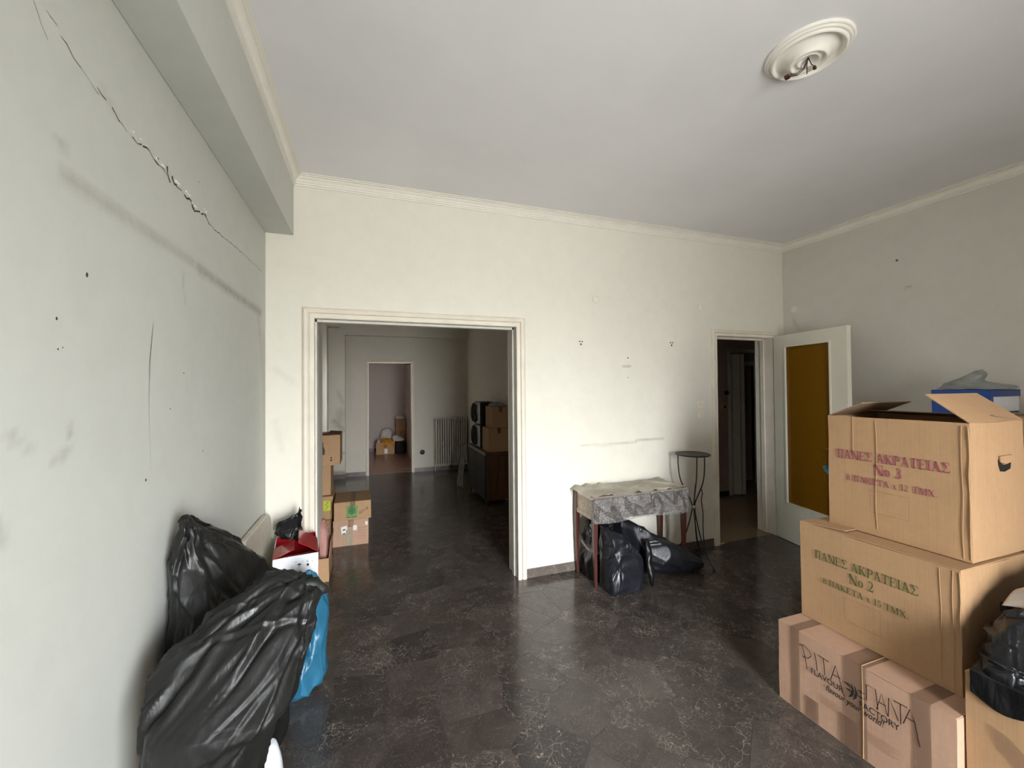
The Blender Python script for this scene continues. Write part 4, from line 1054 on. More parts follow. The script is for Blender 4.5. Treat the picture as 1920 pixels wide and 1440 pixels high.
def hbag(name, label, cat, secs, mat, seed, amp=.012, flow=(1, 0, 0), n=2.4, nu=80, nv=80, f=1.0, zmin=.001, ymax=None, part=None, dr=None):
    """bag lying down: sections (x, yc, zc, half_y, half_z) along x"""
    S = np.array(secs, float); k = len(S); V = []
    for ti, t_ in enumerate(np.linspace(0, k - 1, nv)):
        i = min(int(t_), k - 2); u = t_ - i
        p0, p1, p2, p3 = S[max(i - 1, 0)], S[i], S[min(i + 1, k - 1)], S[min(i + 2, k - 1)]
        x0, yc_, zc, hy, hz_ = .5 * ((2 * p1) + (-p0 + p2) * u + (2 * p0 - 5 * p1 + 4 * p2 - p3) * u ** 2 + (-p0 + 3 * p1 - 3 * p2 + p3) * u ** 3)
        hy = max(hy, .003); hz_ = max(hz_, .003)
        for j in range(nu):
            a = 2 * math.pi * j / nu; c_, s_ = math.cos(a), math.sin(a)
            c2 = math.copysign(abs(c_) ** (2 / n), c_); s2 = math.copysign(abs(s_) ** (2 / n), s_)
            y_ = yc_ + hy * c2; z_ = zc + hz_ * s2; o = Vector((0, c_, s_))
            d = crinkle((x0, y_, z_), seed, flow, amp, f) * min(1, .3 + min(ti, nv - 1 - ti) / 6)
            x_ = x0 + crinkle((x0, y_ + 4, z_), seed, flow, amp * .6, f)
            y_ += o.y * d; z_ += o.z * d
            V.append((x_, y_, z_))
    if dr: V = drape(V, nu, nv, seed, flow, **dr)
    V = [(x, min(y_, 99 if ymax is None else ymax), max(z_, zmin)) for x, y_, z_ in V]
    Fc = [(i * nu + j, i * nu + (j + 1) % nu, (i + 1) * nu + (j + 1) % nu, (i + 1) * nu + j) for i in range(nv - 1) for j in range(nu)]
    for base, sg in ((0, 1), ((nv - 1) * nu, -1)):
        V.append(tuple(np.mean(V[base:base + nu], axis=0))); ic = len(V) - 1
        Fc += [(ic, base + (j + 1) % nu, base + j) if sg == 1 else (ic, base + j, base + (j + 1) % nu) for j in range(nu)]
    mb = MB(); mb.add(V, Fc)
    if part is not None: return mb.build(name, mat, part, smooth=True)
    ob = mb.build(name, mat, loc=(S[len(S) // 2][0], S[len(S) // 2][1], zmin), smooth=True)
    return tag(ob, label, cat)
def cone_flap(root_ob, name, mat, pts, rs_, seed, amp=.006, squash=.4, side=(0, 0, 1)):
    """crumpled plastic tail along pts with flattened section"""
    side = Vector(side).normalized(); P = [Vector(p) for p in pts]; V = []; nu, sg = 28, 22
    k = len(P)
    for i in range(sg + 1):
        t_ = i / sg * (k - 1); a = min(int(t_), k - 2); u = t_ - a
        p = P[a].lerp(P[a + 1], u); r_ = rs_[a] + (rs_[a + 1] - rs_[a]) * u; d = (P[a + 1] - P[a]).normalized()
        s1_ = (side - d * side.dot(d)).normalized(); s2_ = d.cross(s1_)
        for j in range(nu):
            an = 2 * math.pi * j / nu; v_ = p + s1_ * math.cos(an) * r_ + s2_ * math.sin(an) * r_ * squash
            v_ += (v_ - p).normalized() * crinkle(v_, seed, d, amp, 2.0) * min(1, r_ / .02); V.append(v_)
    Fc = [(i * nu + j, i * nu + (j + 1) % nu, (i + 1) * nu + (j + 1) % nu, (i + 1) * nu + j) for i in range(sg) for j in range(nu)]
    Fc += [tuple(range(nu))[::-1], tuple(range(sg * nu, sg * nu + nu))]
    mb = MB(); mb.add(V, Fc); mb.v = [(v[0], v[1], max(v[2], .001)) for v in mb.v]
    return mb.build(name, mat, root_ob, loc=tuple(root_ob.location), smooth=True)

A = [(-0.415, 1.270, 0.0, 0.092, -0.032, 0.08), (-0.420, 1.285, 0.2, 0.105, -0.036, 0.095), (-0.422, 1.308, 0.4, 0.122, -0.042, 0.11), (-0.408, 1.324, 0.62, 0.142, -0.05, 0.125), (-0.387, 1.333, 0.7, 0.177, -0.062, 0.145), (-0.383, 1.358, 0.75, 0.185, -0.064, 0.145), (-0.377, 1.384, 0.78, 0.188, -0.066, 0.14), (-0.362, 1.404, 0.81, 0.182, -0.064, 0.13), (-0.332, 1.43, 0.852, 0.164, -0.057, 0.12), (-0.298, 1.454, 0.9, 0.138, -0.048, 0.105), (-0.274, 1.472, 0.934, 0.11, -0.038, 0.085), (-0.272, 1.49, 0.952, 0.09, -0.031, 0.07), (-0.282, 1.512, 0.97, 0.059, -0.02, 0.045), (-0.302, 1.527, 0.986, 0.019, -0.007, 0.018)]
bA = bag('bin_bag', 'big black bin bag leaning in the left foreground, nearest the camera', 'bag', A, 'bag_black', 3, .005, (.50, .12, .85), nu=200, nv=190, f=1.2, clampx=-.652, dr=dict(nf=80, depth=.007, nfold=46, A=.009, w=.007))
cone_flap(bA, 'tail', 'bag_black', [(-0.215, 1.462, 0.907), (-0.172, 1.471, 0.918), (-0.142, 1.475, 0.910), (-0.125, 1.479, 0.900)], [.045, .034, .018, .003], 4, .006, .5, (0, 0, 1))
cone_flap(bA, 'fold', 'bag_black2', [(-0.258, 1.329, 0.821), (-0.232, 1.333, 0.778), (-0.219, 1.342, 0.735), (-0.215, 1.359, 0.701)], [.02, .035, .03, .008], 6, .010, .35, (1, 0, 0))
B = [(-0.504, 1.95, 0.0, 0.103, 0.32, 0.1), (-0.504, 1.95, 0.4, 0.103, 0.32, 0.1), (-0.509, 1.914, 0.68, 0.094, 0.287, 0.1), (-0.518, 1.875, 0.77, 0.081, 0.248, 0.1), (-0.532, 1.832, 0.87, 0.072, 0.204, 0.09), (-0.562, 1.789, 0.97, 0.045, 0.16, 0.075), (-0.580, 1.744, 1.035, 0.022, 0.118, 0.06), (-0.584, 1.71, 1.085, 0.011, 0.078, 0.05), (-0.589, 1.69, 1.12, 0.004, 0.052, 0.035), (-0.59, 1.685, 1.135, 0.002, 0.03, 0.02)]
bB = bag('bin_bag', 'tall black bin bag standing against left wall behind the nearest bag', 'bag', B, 'bag_black', 9, .005, (.1, -.45, 1), nu=190, nv=150, f=1.2, clampx=-.652, dr=dict(nf=60, depth=.009, nfold=34, A=.009, w=.008))
cone_flap(bB, 'tail', 'bag_black2', [(-0.573, 1.681, 1.073), (-0.578, 1.657, 1.107), (-0.573, 1.671, 1.135)], [.03, .03, .012], 3, .010, .5, (0, 1, 0))
BL = [(-0.362, 2.397, 0.0, 0.065, -0.023, 0.08), (-0.334, 2.397, 0.05, 0.1, -0.035, 0.12), (-0.326, 2.404, 0.114, 0.106, -0.036, 0.13), (-0.322, 2.412, 0.203, 0.096, -0.034, 0.13), (-0.31, 2.404, 0.374, 0.095, -0.034, 0.11), (-0.307, 2.402, 0.478, 0.085, -0.029, 0.09), (-0.307, 2.402, 0.526, 0.066, -0.023, 0.07), (-0.314, 2.404, 0.581, 0.047, -0.016, 0.04), (-0.306, 2.399, 0.621, 0.019, -0.007, 0.015)]
bag('plastic_bag', 'tall light blue plastic bag on the floor behind the nearest black bag', 'bag', BL, 'bag_blue', 14, .003, (0, 0, 1), nu=120, nv=110, f=1.2, dr=dict(nf=26, depth=.012, nfold=18, A=.010, w=.008))
WB = [(-0.386, 1.875, 0.0, 0.046, -0.015, 0.07), (-0.393, 1.877, 0.065, 0.046, -0.016, 0.07), (-0.386, 1.884, 0.109, 0.036, -0.012, 0.05), (-0.378, 1.892, 0.142, 0.019, -0.006, 0.03), (-0.377, 1.902, 0.153, 0.007, -0.002, 0.01)]
bag('plastic_bag', 'small white plastic bag on floor beside the nearest black bag', 'bag', WB, 'bag_white', 17, .008, nu=60, nv=40)

# cream board leaning behind
mb = MB()
prf = [(2.45, .45), (3.11, .42), (3.125, .60), (3.12, .68), (3.10, .725), (3.06, .752), (3.0, .762), (2.45, .77)]
prf = [(2.52, .0), (3.115, .0), (3.125, .60), (3.118, .68), (3.10, .72), (3.06, .748), (3.0, .758), (2.52, .762)]
mb.prism(prf, (-.650, 0, 0), (0, 1, 0), (0, 0, 1), (.034, 0, 0))
tag(mb.build('headboard', 'board', loc=(-.633, 2.8, 0), bevel=.006), 'cream board with rounded corner leaning in the left corner', 'board')
# red and white carton
rc_ = root('appliance_carton', (-.43, 2.86, 0), 'white carton with red inside flaps open, in the left corner', 'box', rz=math.radians(8), local=True)
V, Fc = shell(.235, .40, .598, False, 41, n=8); mb = MB(); mb.add(V, Fc); o = mb.build('body', 'white_card', rc_); o.data.materials.append(M['red_card'])
so = o.modifiers.new('thickness', 'SOLIDIFY'); so.thickness = .005; so.offset = -1; so.material_offset = 1
flap(rc_, (-.1175, -.20, .6), (-.1175, -.02, .6), (.97, .06, .34), .115, 'red_card', 'flap', th=.003)
flap(rc_, (.1175, -.20, .6), (.1175, .06, .6), (-.85, .08, .5), .125, 'red_card', 'flap', th=.003, warp=.006)
flap(rc_, (-.10, -.197, .596), (.10, -.197, .596), (0, .97, -.25), .12, 'red_card', 'flap', th=.003)
mb = MB(); fy = -.2030
for (cx_, cz_, r_) in ((.018, .545, .011), (.062, .540, .007), (.0, .565, .003), (.035, .562, .003), (.085, .555, .004), (-.02, .54, .004)):
    mb.prism([(math.cos(k * math.pi / 5) * r_, abs(math.sin(k * math.pi / 5)) * r_ * .8) for k in range(6)], (cx_, fy, cz_), (1, 0, 0), (0, 0, 1), (0, .0005, 0))
mb.obox((.016, fy, .532), (.003, 0, 0), (0, .0005, 0), (0, 0, .014)); mb.obox((.056, fy, .532), (.012, 0, 0), (0, .0005, 0), (0, 0, .012)); mb.obox((.056, fy, .555), (.010, 0, 0), (0, .0005, 0), (0, 0, .002)); mb.obox((.056, fy, .562), (.010, 0, 0), (0, .0005, 0), (0, 0, .002))
mb.build('print', 'ink_black', rc_, kind='stuff')
C_ = [(-0.470, 2.98, 0.606, 0.085, -0.030, 0.07), (-0.478, 2.98, 0.62, 0.098, -0.034, 0.085), (-0.488, 2.983, 0.645, 0.094, -0.033, 0.085), (-0.490, 2.99, 0.672, 0.090, -0.032, 0.085), (-0.488, 2.993, 0.702, 0.086, -0.030, 0.075), (-0.456, 2.991, 0.734, 0.057, -0.02, 0.06), (-0.424, 2.99, 0.776, 0.025, -0.009, 0.035), (-0.414, 2.996, 0.805, 0.007, -0.002, 0.012)]
bC = bag('bin_bag', 'small shiny black bag lying on the white and red carton', 'bag', C_, 'bag_black2', 21, .006, (.6, 0, .8), nu=130, nv=90, f=1.8, zmin=.60, dr=dict(nf=60, depth=.010, nfold=26, A=.010, w=.006))
cone_flap(bC, 'tail', 'bag_black2', [(-.43, 2.90, .64), (-.40, 2.88, .625), (-.375, 2.86, .612)], [.03, .022, .008], 3, .006, .6, (0, 0, 1))

# narrow carton with pink netting just inside the doorway
nb = carton('narrow open carton just inside the doorway holding pink netting', -.392, -.312, 3.65, 3.95, 0, .19, 'card', seed=44, open_=True, tape=None)
flap(nb, (.04, -.15, .19), (.04, .15, .19), (.10, 0, 1), .145, 'card', 'flap', th=.003)
P_ = [(-0.352, 3.79, 0.03, 0.030, -0.010, 0.05), (-0.352, 3.79, 0.124, 0.034, -0.012, 0.06), (-0.350, 3.798, 0.20, 0.044, -0.016, 0.07), (-0.350, 3.816, 0.26, 0.044, -0.016, 0.07), (-0.358, 3.83, 0.32, 0.038, -0.012, 0.06), (-0.368, 3.847, 0.39, 0.022, -0.008, 0.04), (-0.375, 3.887, 0.44, 0.008, -0.003, 0.02)]
bag('netting_bundle', 'pink net covered bundle standing in the narrow carton', 'bundle', P_, 'mesh_pink', 25, .006, nu=70, nv=50, clampx=-.393)

# black bag on the front carton at lower right, with white paper
BR = [(2.30, .775, .553, .315, 0, .10), (2.30, .78, .60, .325, 0, .112), (2.32, .78, .66, .30, .0, .112), (2.35, .78, .74, .24, 0, .10), (2.39, .775, .80, .17, 0, .08), (2.42, .77, .85, .07, 0, .04)]
bR = bag('bin_bag', 'black bag lying on the front carton at the right edge', 'bag', BR, 'bag_black2', 33, .006, (.7, .3, -.5), nu=150, nv=100, f=1.5, zmin=.553, dr=dict(nf=40, depth=.015, nfold=40, A=.010, w=.007))
# its skirt hangs over the carton edge
def sheet(name, mat, parent, fn, nu, nv, th=.0, loc=None, smooth=True):
    V = [fn(i / nu, j / nv) for i in range(nu + 1) for j in range(nv + 1)]
    Fc = [(i * (nv + 1) + j, (i + 1) * (nv + 1) + j, (i + 1) * (nv + 1) + j + 1, i * (nv + 1) + j + 1) for i in range(nu) for j in range(nv)]
    mb = MB(); mb.add(V, Fc); o = mb.build(name, mat, parent, loc=loc, smooth=smooth, fix=False)
    if th: s_ = o.modifiers.new('thickness', 'SOLIDIFY'); s_.thickness = th; s_.offset = 0
    return o
def fn(u, v):
    y_ = .835 - u * .36; drop = .075 + .03 * math.sin(u * 7) - .02 * u
    p = Vector((1.979 + (.17 if v < .45 else 0) * (1 - v / .45) if v < .45 else 1.979, y_, .57 - max(0, v - .45) / .55 * drop))
    if v < .45: p.z = .57 + (1 - v / .45) * .05
    c = crinkle((p.x, p.y, p.z), 35, (0, .3, 1), .009, 1.4); p.x -= abs(c) * .9 + .002
    if v < .45: p.z += abs(c)
    return p
sheet('hem', 'bag_black2', bR, fn, 90, 40, .0008, loc=tuple(bR.location))
mb = MB()
def fn(u, v):
    p = Vector((2.19 + u * .17, .835 - v * .09, .745 + u * .05 + v * .035)); p.z += noise.noise(p * 14) * .012 + .02 * math.sin(u * 3.1); return p
o = sheet('paper', 'white_cloth', None, fn, 16, 12, .001, loc=(2.3, .75, .75)); tag(o, 'crumpled white sheet poking out of the black bag at right edge', 'paper')

# teal bag behind the stack and film on the blue box
TL = [(2.80, 1.50, .842, .07, -.02, .07), (2.80, 1.52, .86, .09, -.02, .09), (2.79, 1.60, .90, .085, -.01, .08), (2.80, 1.72, .95, .05, 0, .05), (2.80, 1.80, 1.0, .035, 0, .04), (2.80, 1.835, 1.03, .022, 0, .02), (2.80, 1.84, 1.04, .008, 0, .008)]
bag('plastic_bag', 'teal plastic bag behind the stack, in front of amber glass door', 'bag', TL, 'bag_teal', 41, .008, (0, .6, .8), nu=70, nv=50, zmin=.842)
FM = [(3.87, 1.58, 1.527, .05, -.17, .15), (3.87, 1.57, 1.535, .05, -.175, .15), (3.87, 1.575, 1.552, .03, -.15, .12), (3.83, 1.60, 1.575, .02, -.09, .08), (3.82, 1.57, 1.605, .01, -.055, .055), (3.82, 1.545, 1.635, .01, -.035, .035), (3.82, 1.535, 1.655, 0, -.015, .015)]
bag('film_bundle', 'crumpled clear plastic film heaped on the blue box', 'plastic film', FM, 'bag_grey', 45, .020, (.2, 1, .3), nu=90, nv=50, f=1.5, zmin=1.5265)

# ------------------------------------------------------------------ wrapped table with bags under it
tb = root('side_table', (2.09, 2.965, 0), 'dark wooden side table wrapped in bubble film against the back wall', 'table')
TX0, TX1, TY0, TY1 = 1.645, 2.525, 2.795, 3.118
mb = MB(); mb.box(TX0 + .008, TX1 - .008, TY0 + .004, TY0 + .022, .515, .688); mb.build('drawer_front', 'plum_wood', tb, bevel=.002)
mb = MB(); mb.box(TX0 - .004, TX1 + .004, TY0 - .004, TY1 + .004, .688, .706); mb.build('tabletop', 'beige_wood', tb, bevel=.003)
mb = MB(); mb.box(TX0 + .008, TX1 - .008, TY1 - .02, TY1 - .008, .515, .688); mb.build('back_panel', 'beige_wood', tb)
for x_ in (TX0 + .006, TX1 - .018): mb = MB(); mb.box(x_, x_ + .012, TY0 + .02, TY1 - .02, .545, .688); mb.build('side_panel', 'beige_wood', tb)
for x_ in (TX0, TX1 - .024): mb = MB(); mb.box(x_, x_ + .022, TY0 + .02, TY1 - .02, .515, .548); mb.build('side_rail', 'beige_wood', tb, bevel=.002)
mb = MB(); mb.box(TX0 + .02, TX1 - .02, TY0 + .02, TY1 - .02, .518, .528); mb.build('bottom_board', 'beige_wood', tb)
for (x_, y_, ox, oy) in ((TX0 + .016, TY0 + .016, -1, -1), (TX1 - .016, TY0 + .016, 1, -1), (TX0 + .016, TY1 - .018, -1, 1), (TX1 - .016, TY1 - .018, 1, 1)):
    mb = MB(); prof4 = [(.0, .010), (.25, .014), (.5, .019), (.56, .0195), (.687, .0165)]
    V = []
    for z_, r_ in prof4: 
        k_ = ox * .006 * math.sin(z_ / .7 * math.pi) 
        V += [(x_ - r_ + k_, y_ - r_, z_), (x_ + r_ + k_, y_ - r_, z_), (x_ + r_ + k_, y_ + r_, z_), (x_ - r_ + k_, y_ + r_, z_)]
    Fc = [(a * 4 + b, a * 4 + (b + 1) % 4, a * 4 + 4 + (b + 1) % 4, a * 4 + 4 + b) for a in range(4) for b in range(4)] + [(0, 1, 2, 3), (16, 17, 18, 19)]
    mb.add(V, Fc); mb.build('leg', 'mahogany', tb, bevel=.002)
bw = root('bubble_wrap', (2.09, 2.95, .708), 'dusty bubble wrap draped over the side table', 'bubble wrap')
def topf(u, v):
    x = TX0 - .034 + u * (TX1 - TX0 + .068); y_ = TY1 + .018 - v * (TY1 - TY0 + .036)
    z = .7095
    rdg = abs(noise.noise(Vector((x * 5, y_ * 4, 2)))); z += max(0, .016 - rdg * .09) + .003 * abs(noise.noise(Vector((x * 16, y_ * 12, 5))))
    z += .02 * max(0, 1 - abs(u - .17 - .12 * v) / .05) * (1 - v)
    if u < .05: z -= (.05 - u) / .05 * .022
    if u > .96: z -= (u - .96) / .04 * .02
    return Vector((x, y_, z))
sheet('top_sheet', 'bubble_top', bw, topf, 110, 46, .0012)
def frf(u, v):
    x = TX0 - .012 + u * (TX1 - TX0 + .030); z = .7105 - v * (.205 + .010 * math.sin(u * 9))
    y_ = TY0 - .019 + .002 * v
    rdg = abs(noise.noise(Vector((x * 9 + z * 6, z * 5, 3)))); y_ -= max(0, .010 - rdg * .06) + .004 * abs(noise.noise(Vector((x * 22, z * 22, 1))))
    if v < .12: y_ -= .004 * math.sin(v / .12 * math.pi)
    return Vector((x, y_, z))
sheet('front_drape', 'bubble', bw, frf, 120, 50, .0012)
def rtf(u, v):
    y_ = TY0 - .018 + u * .20; z = .708 - v * (.20 - .12 * u)
    x = TX1 + .018 + .006 * abs(noise.noise(Vector((y_ * 20, z * 20, 8)))) + .004 * math.sin(u * 9); return Vector((x, y_, z))
sheet('side_drape', 'bubble', bw, rtf, 30, 34, .0012)
mb = MB()
def lff(u, v):
    y_ = TY0 - .018 + u * .05; z = .708 - v * (.21 - .06 * u); x = TX0 - .012 - .004 * abs(noise.noise(Vector((y_ * 30, z * 20, 3)))); return Vector((x, y_, z))
sheet('corner_drape', 'bubble', bw, lff, 12, 34, .0012)

BD = [(1.785, 2.985, 0.0, .115, 0, .105), (1.785, 2.985, .06, .122, 0, .115), (1.79, 2.985, .24, .118, 0, .108), (1.785, 2.985, .30, .108, 0, .100), (1.785, 2.985, .40, .112, 0, .104), (1.78, 2.985, .46, .085, 0, .085), (1.77, 2.985, .492, .03, 0, .03)]
bD = bag('bin_bag', 'black wrapped bundle tied with tape under left end of the table', 'bag', BD, 'bag_black2', 51, .004, (0, .1, 1), n=3.4, nu=150, nv=110, f=1.6, ymax=3.128, dr=dict(nf=40, depth=.010, nfold=46, A=.012, w=.007))
mb = MB()
def ring(z0, tilt, hw, hd, w_):
    V = []; N = 40
    for k in range(N):
        a = 2 * math.pi * k / N; c_, s_ = math.cos(a), math.sin(a); c2 = math.copysign(abs(c_) ** .6, c_); s2 = math.copysign(abs(s_) ** .6, s_)
        x = 1.787 + hw * c2; y_ = min(2.985 + hd * s2, 3.13); z = z0 + tilt * s2 + .004 * math.sin(a * 7)
        V += [(x, y_, z - w_), (x, y_, z + w_)]
    mb.add(V, [(2 * k, 2 * ((k + 1) % N), 2 * ((k + 1) % N) + 1, 2 * k + 1) for k in range(N)])
ring(.275, .035, .128, .120, .011)
o = mb.build('tape_band', 'tape_clear', bD, loc=tuple(bD.location), smooth=True)
BE = [(1.845, 2.735, 0.0, .145, 0, .100), (1.845, 2.735, .05, .150, 0, .106), (1.845, 2.735, .20, .148, 0, .104), (1.835, 2.738, .27, .138, 0, .100), (1.805, 2.742, .34, .108, 0, .096), (1.765, 2.75, .41, .068, 0, .085), (1.735, 2.77, .455, .036, 0, .06), (1.725, 2.78, .478, .015, 0, .03)]
bE = bag('bin_bag', 'square dark blue-black bag standing in front under the table', 'bag', BE, 'bag_blueblack', 55, .0025, (.3, 0, 1), n=6, nu=150, nv=110, f=1.2, dr=dict(nf=18, depth=.008, nfold=16, A=.007, w=.008))
F_ = [(1.93, 2.985, .40, .02, .03), (1.945, 2.985, .36, .06, .12), (2.0, 2.97, .30, .10, .17), (2.08, 2.90, .225, .15, .205), (2.18, 2.83, .185, .17, .185), (2.30, 2.81, .155, .17, .155), (2.42, 2.80, .135, .16, .135), (2.54, 2.80, .115, .14, .115), (2.62, 2.79, .085, .10, .085), (2.67, 2.77, .06, .05, .045), (2.70, 2.755, .05, .015, .015)]
bF = hbag('bin_bag', 'slumped dark bag lying under right half of the table, nose to the right', 'bag', F_, 'bag_blueblack', 61, .003, (1, 0, -.35), nu=150, nv=150, f=1.2, ymax=3.13, dr=dict(nf=50, depth=.022, nfold=22, A=.012, w=.009))
cone_flap(bF, 'gathered_neck', 'bag_black2', [(2.07, 2.71, .36), (2.045, 2.66, .24), (2.045, 2.64, .12), (2.05, 2.635, .03)], [.018, .030, .028, .012], 7, .012, .7, (1, 0, 0))

# ------------------------------------------------------------------ iron plant stand
ps = root('plant_stand', (2.735, 2.93, 0), 'black iron plant stand with round top beside the hall door', 'plant stand')
cx, cy = 2.735, 2.93
mb = MB(); mb.lathe([(0, .945), (.142, .945), (.146, .948), (.147, .954), (.143, .958), (.139, .955), (0, .951)], (cx, cy, 0), 56); mb.build('top_disc', 'iron', ps, smooth=False)
mb = MB(); mb.lathe([(.016, .468), (.019, .470), (.019, .496), (.016, .498), (.012, .483)], (cx, cy, 0), 24); mb.build('collar', 'steel', ps, smooth=True)
def smoothp(pts, n=6):
    P = [Vector(p) for p in pts]; o = []
    for i in range(len(P) - 1):
        p0, p1, p2, p3 = P[max(i - 1, 0)], P[i], P[i + 1], P[min(i + 2, len(P) - 1)]
        for k in range(n):
            t_ = k / n; o.append(.5 * ((2 * p1) + (-p0 + p2) * t_ + (2 * p0 - 5 * p1 + 4 * p2 - p3) * t_ ** 2 + (-p0 + 3 * p1 - 3 * p2 + p3) * t_ ** 3))
    return o + [P[-1]]
for ang in (-88, 32, 158):
    a = math.radians(ang); c_, s_ = math.cos(a), math.sin(a); lim = .205 if ang == 32 else .215
    def at(r_, z_, off=0): return (cx + r_ * c_ - off * s_, cy + r_ * s_ + off * c_, z_)
    mb = MB(); mb.tube(smoothp([at(.130, .948), at(.130, .86), at(.115, .74), at(.075, .64), at(.030, .55), at(.0115, .483), at(.026, .40), at(.06, .28), at(.105, .16), at(.16, .075), at(lim, .008)]), .0052, 8)
    lg = mb.build('leg', 'iron', ps, smooth=True)
    mb = MB(); mb.tube(smoothp([at(.085, .665, .004), at(.092, .62, .010), at(.078, .56, .012), at(.094, .45, .012), at(.092, .32, .012), at(.105, .20, .010), at(.14, .105, .006), at(.165, .072, .004)]), .0042, 8); sub(mb, 'brace', 'iron', lg, ps, smooth=True)
    mb = MB(); mb.tube([at(lim - .01, .004), at(lim + .012, .004)], [.007, .007], 10); sub(mb, 'foot', 'rubber', lg, ps)

# ------------------------------------------------------------------ second room
carton('open topped carton with picture print, top of the tall doorway stack', -.640, -.285, 4.60, 4.98, .775, 1.085, 'card', seed=61, open_=True, tape=None)
tall = bpy.data.objects['carton'] if False else None
pc = [o for o in bpy.data.objects if o.get('label', '').startswith('open topped carton')][0]
for (p0, p1, d, L_) in (((-.177, -.19, .31), (.177, -.19, .31), (0, 1, .06), .10), ((.177, -.19, .31), (.177, .19, .31), (-1, 0, .1), .12)): flap(pc, p0, p1, d, L_, 'card_brown', 'flap', th=.003)
mb = MB(); mb.prism([(-.10, .10), (.02, .10), (.02, .06), (.035, .02), (.03, -.03), (-.02, -.02), (-.10, -.01)], (.0, -.1935, .14), (1, 0, 0), UP, (0, .0005, 0)); mb.obox((.085, -.1935, .045), (.018, 0, 0), (0, .0005, 0), (0, 0, .016)); mb.obox((.088, -.1935, .068), (.012, 0, 0), (0, .0005, 0), (0, 0, .020)); mb.obox((-.08, -.1935, .025), (.08, 0, 0), (0, .0005, 0), (0, 0, .005)); mb.build('print', 'ink_black', pc, kind='stuff')
carton('plain brown carton, second from top of the tall doorway stack', -.645, -.375, 4.62, 4.98, .470, .774, 'card', seed=62)
yb_ = carton('carton with yellow-green label, second from floor of the doorway stack', -.645, -.350, 4.56, 4.96, .236, .469, 'card', seed=63)
mb = MB(); mb.obox((.06, -.2035, .09), (.065, 0, 0), (0, .0005, 0), (0, 0, .10)); mb.build('label_print', 'logo_yellow', yb_)
mb = MB()
for k in range(6): mb.obox((.066 + .008 * (k % 3), -.2042, .10 + .014 * k), (.03, 0, .006), (0, .0005, 0), (0, 0, .004))
mb.build('label_text', 'logo_leaf', yb_, kind='stuff')
carton('plain carton on the floor, bottom of the tall doorway stack', -.645, -.358, 4.54, 4.96, 0, .235, 'card_dark', seed=64)
lc = carton('scuffed taped carton on floor with white labels, under the leaf carton', -.340, -.008, 4.405, 4.83, 0, .255, 'card_pink', seed=65)
mb = MB(); mb.obox((-.085, -.216, .115), (.055, 0, .012), (0, .0005, 0), (-.008, 0, .075)); mb.obox((.02, -.216, .15), (.035, 0, -.004), (0, .0005, 0), (.002, 0, .05)); mb.obox((.135, -.216, .19), (.022, 0, 0), (0, .0005, 0), (0, 0, .035)); mb.each('label_sheet', 'paper', lc)
mb = MB(); mb.box(-.045, .015, -.2170, -.2163, .002, .16); mb.build('tape_strip', 'tape_clear', lc)
mb = MB()
for k in range(5): place(mb, stroke([(0, 0), (.02, .012), (.03, -.006), (.055, .008), (.07, -.004)], .0016), (.07, -.2165, .06 + .026 * k), (1, 0, 0), UP)
mb.build('handwriting', 'ink_pen', lc, kind='stuff')
mb = MB(); mb.obox((-.08, -.2168, .117), (.03, 0, .006), (0, .0003, 0), (-.001, 0, .008)); mb.obox((-.075, -.2168, .155), (.025, 0, .005), (0, .0003, 0), (-.001, 0, .012)); mb.build('label_text', 'ink_black', lc, kind='stuff')
lc2 = carton('brown carton with green leaf logo on top of the scuffed carton', -.332, .012, 4.40, 4.83, .257, .436, 'card', seed=66, rz=.02)
mb = MB(); fy = -.2185; mb.obox((-.06, fy, .030), (.105, 0, 0), (0, .0004, 0), (0, 0, .112)); mb.build('logo_square', 'logo_green', lc2)
mb = MB(); lp = [(0, -.048), (-.022, -.036), (-.036, -.014), (-.034, .010), (-.018, .032), (0, .048), (.018, .032), (.034, .010), (.036, -.014), (.022, -.036)]
for s_ in (-1, 1):
    for k in range(5):
        z_ = -.034 + k * .017; w_ = (.034, .036, .033, .026, .014)[k]
        place(mb, [[(s_ * .001, z_), (s_ * w_, z_ + .014), (s_ * w_ * .92, z_ + .022), (s_ * .001, z_ + .011)]], (-.008, fy - .0006, .090), (1, 0, 0), UP)
place(mb, rect(-.0015, .0015, -.05, .044), (-.008, fy - .0006, .090), (1, 0, 0), UP)
place(mb, rect(-.045, -.02, -.0735, -.066) + rect(-.01, .045, -.0735, -.066), (-.008, fy - .0006, .094), (1, 0, 0), UP)
mb.build('leaf_logo', 'logo_leaf', lc2, kind='stuff')
mb = MB(); place(mb, plain_text('R3114', .085, .028, shear=.3), (.062, fy - .0006, .045), (1, 0, .55), (-.25, 0, 1)); mb.build('handwriting', 'ink_pen', lc2, kind='stuff')

sb = root('sideboard', (1.62, 5.7, 0), 'dark walnut sideboard against right wall of the second room', 'sideboard')
mb = MB(); mb.box(1.455, 1.795, 5.225, 6.19, .06, .655); mb.build('body', 'walnut_dark', sb, bevel=.002)
mb = MB(); mb.box(1.440, 1.798, 5.20, 6.205, .657, .700); mb.build('top', 'walnut', sb, bevel=.004)
for k in range(4):
    mb = MB(); mb.box(1.46 + k * .0835, 1.46 + (k + 1) * .0835 - .002, 5.214, 5.2245, .065, .65); mb.build('end_panel', 'walnut', sb, bevel=.001)
for k in range(2):
    mb = MB(); mb.box(1.444, 1.4545, 5.23 + k * .48, 5.23 + k * .48 + .475, .07, .65); dr = mb.build('door', 'walnut_black', sb, bevel=.002)
    mb = MB(); mb.tube([(1.444, 5.68 + k * .06, .40), (1.432, 5.68 + k * .06, .40)], .008, 10); sub(mb, 'knob', 'steel', dr, sb)
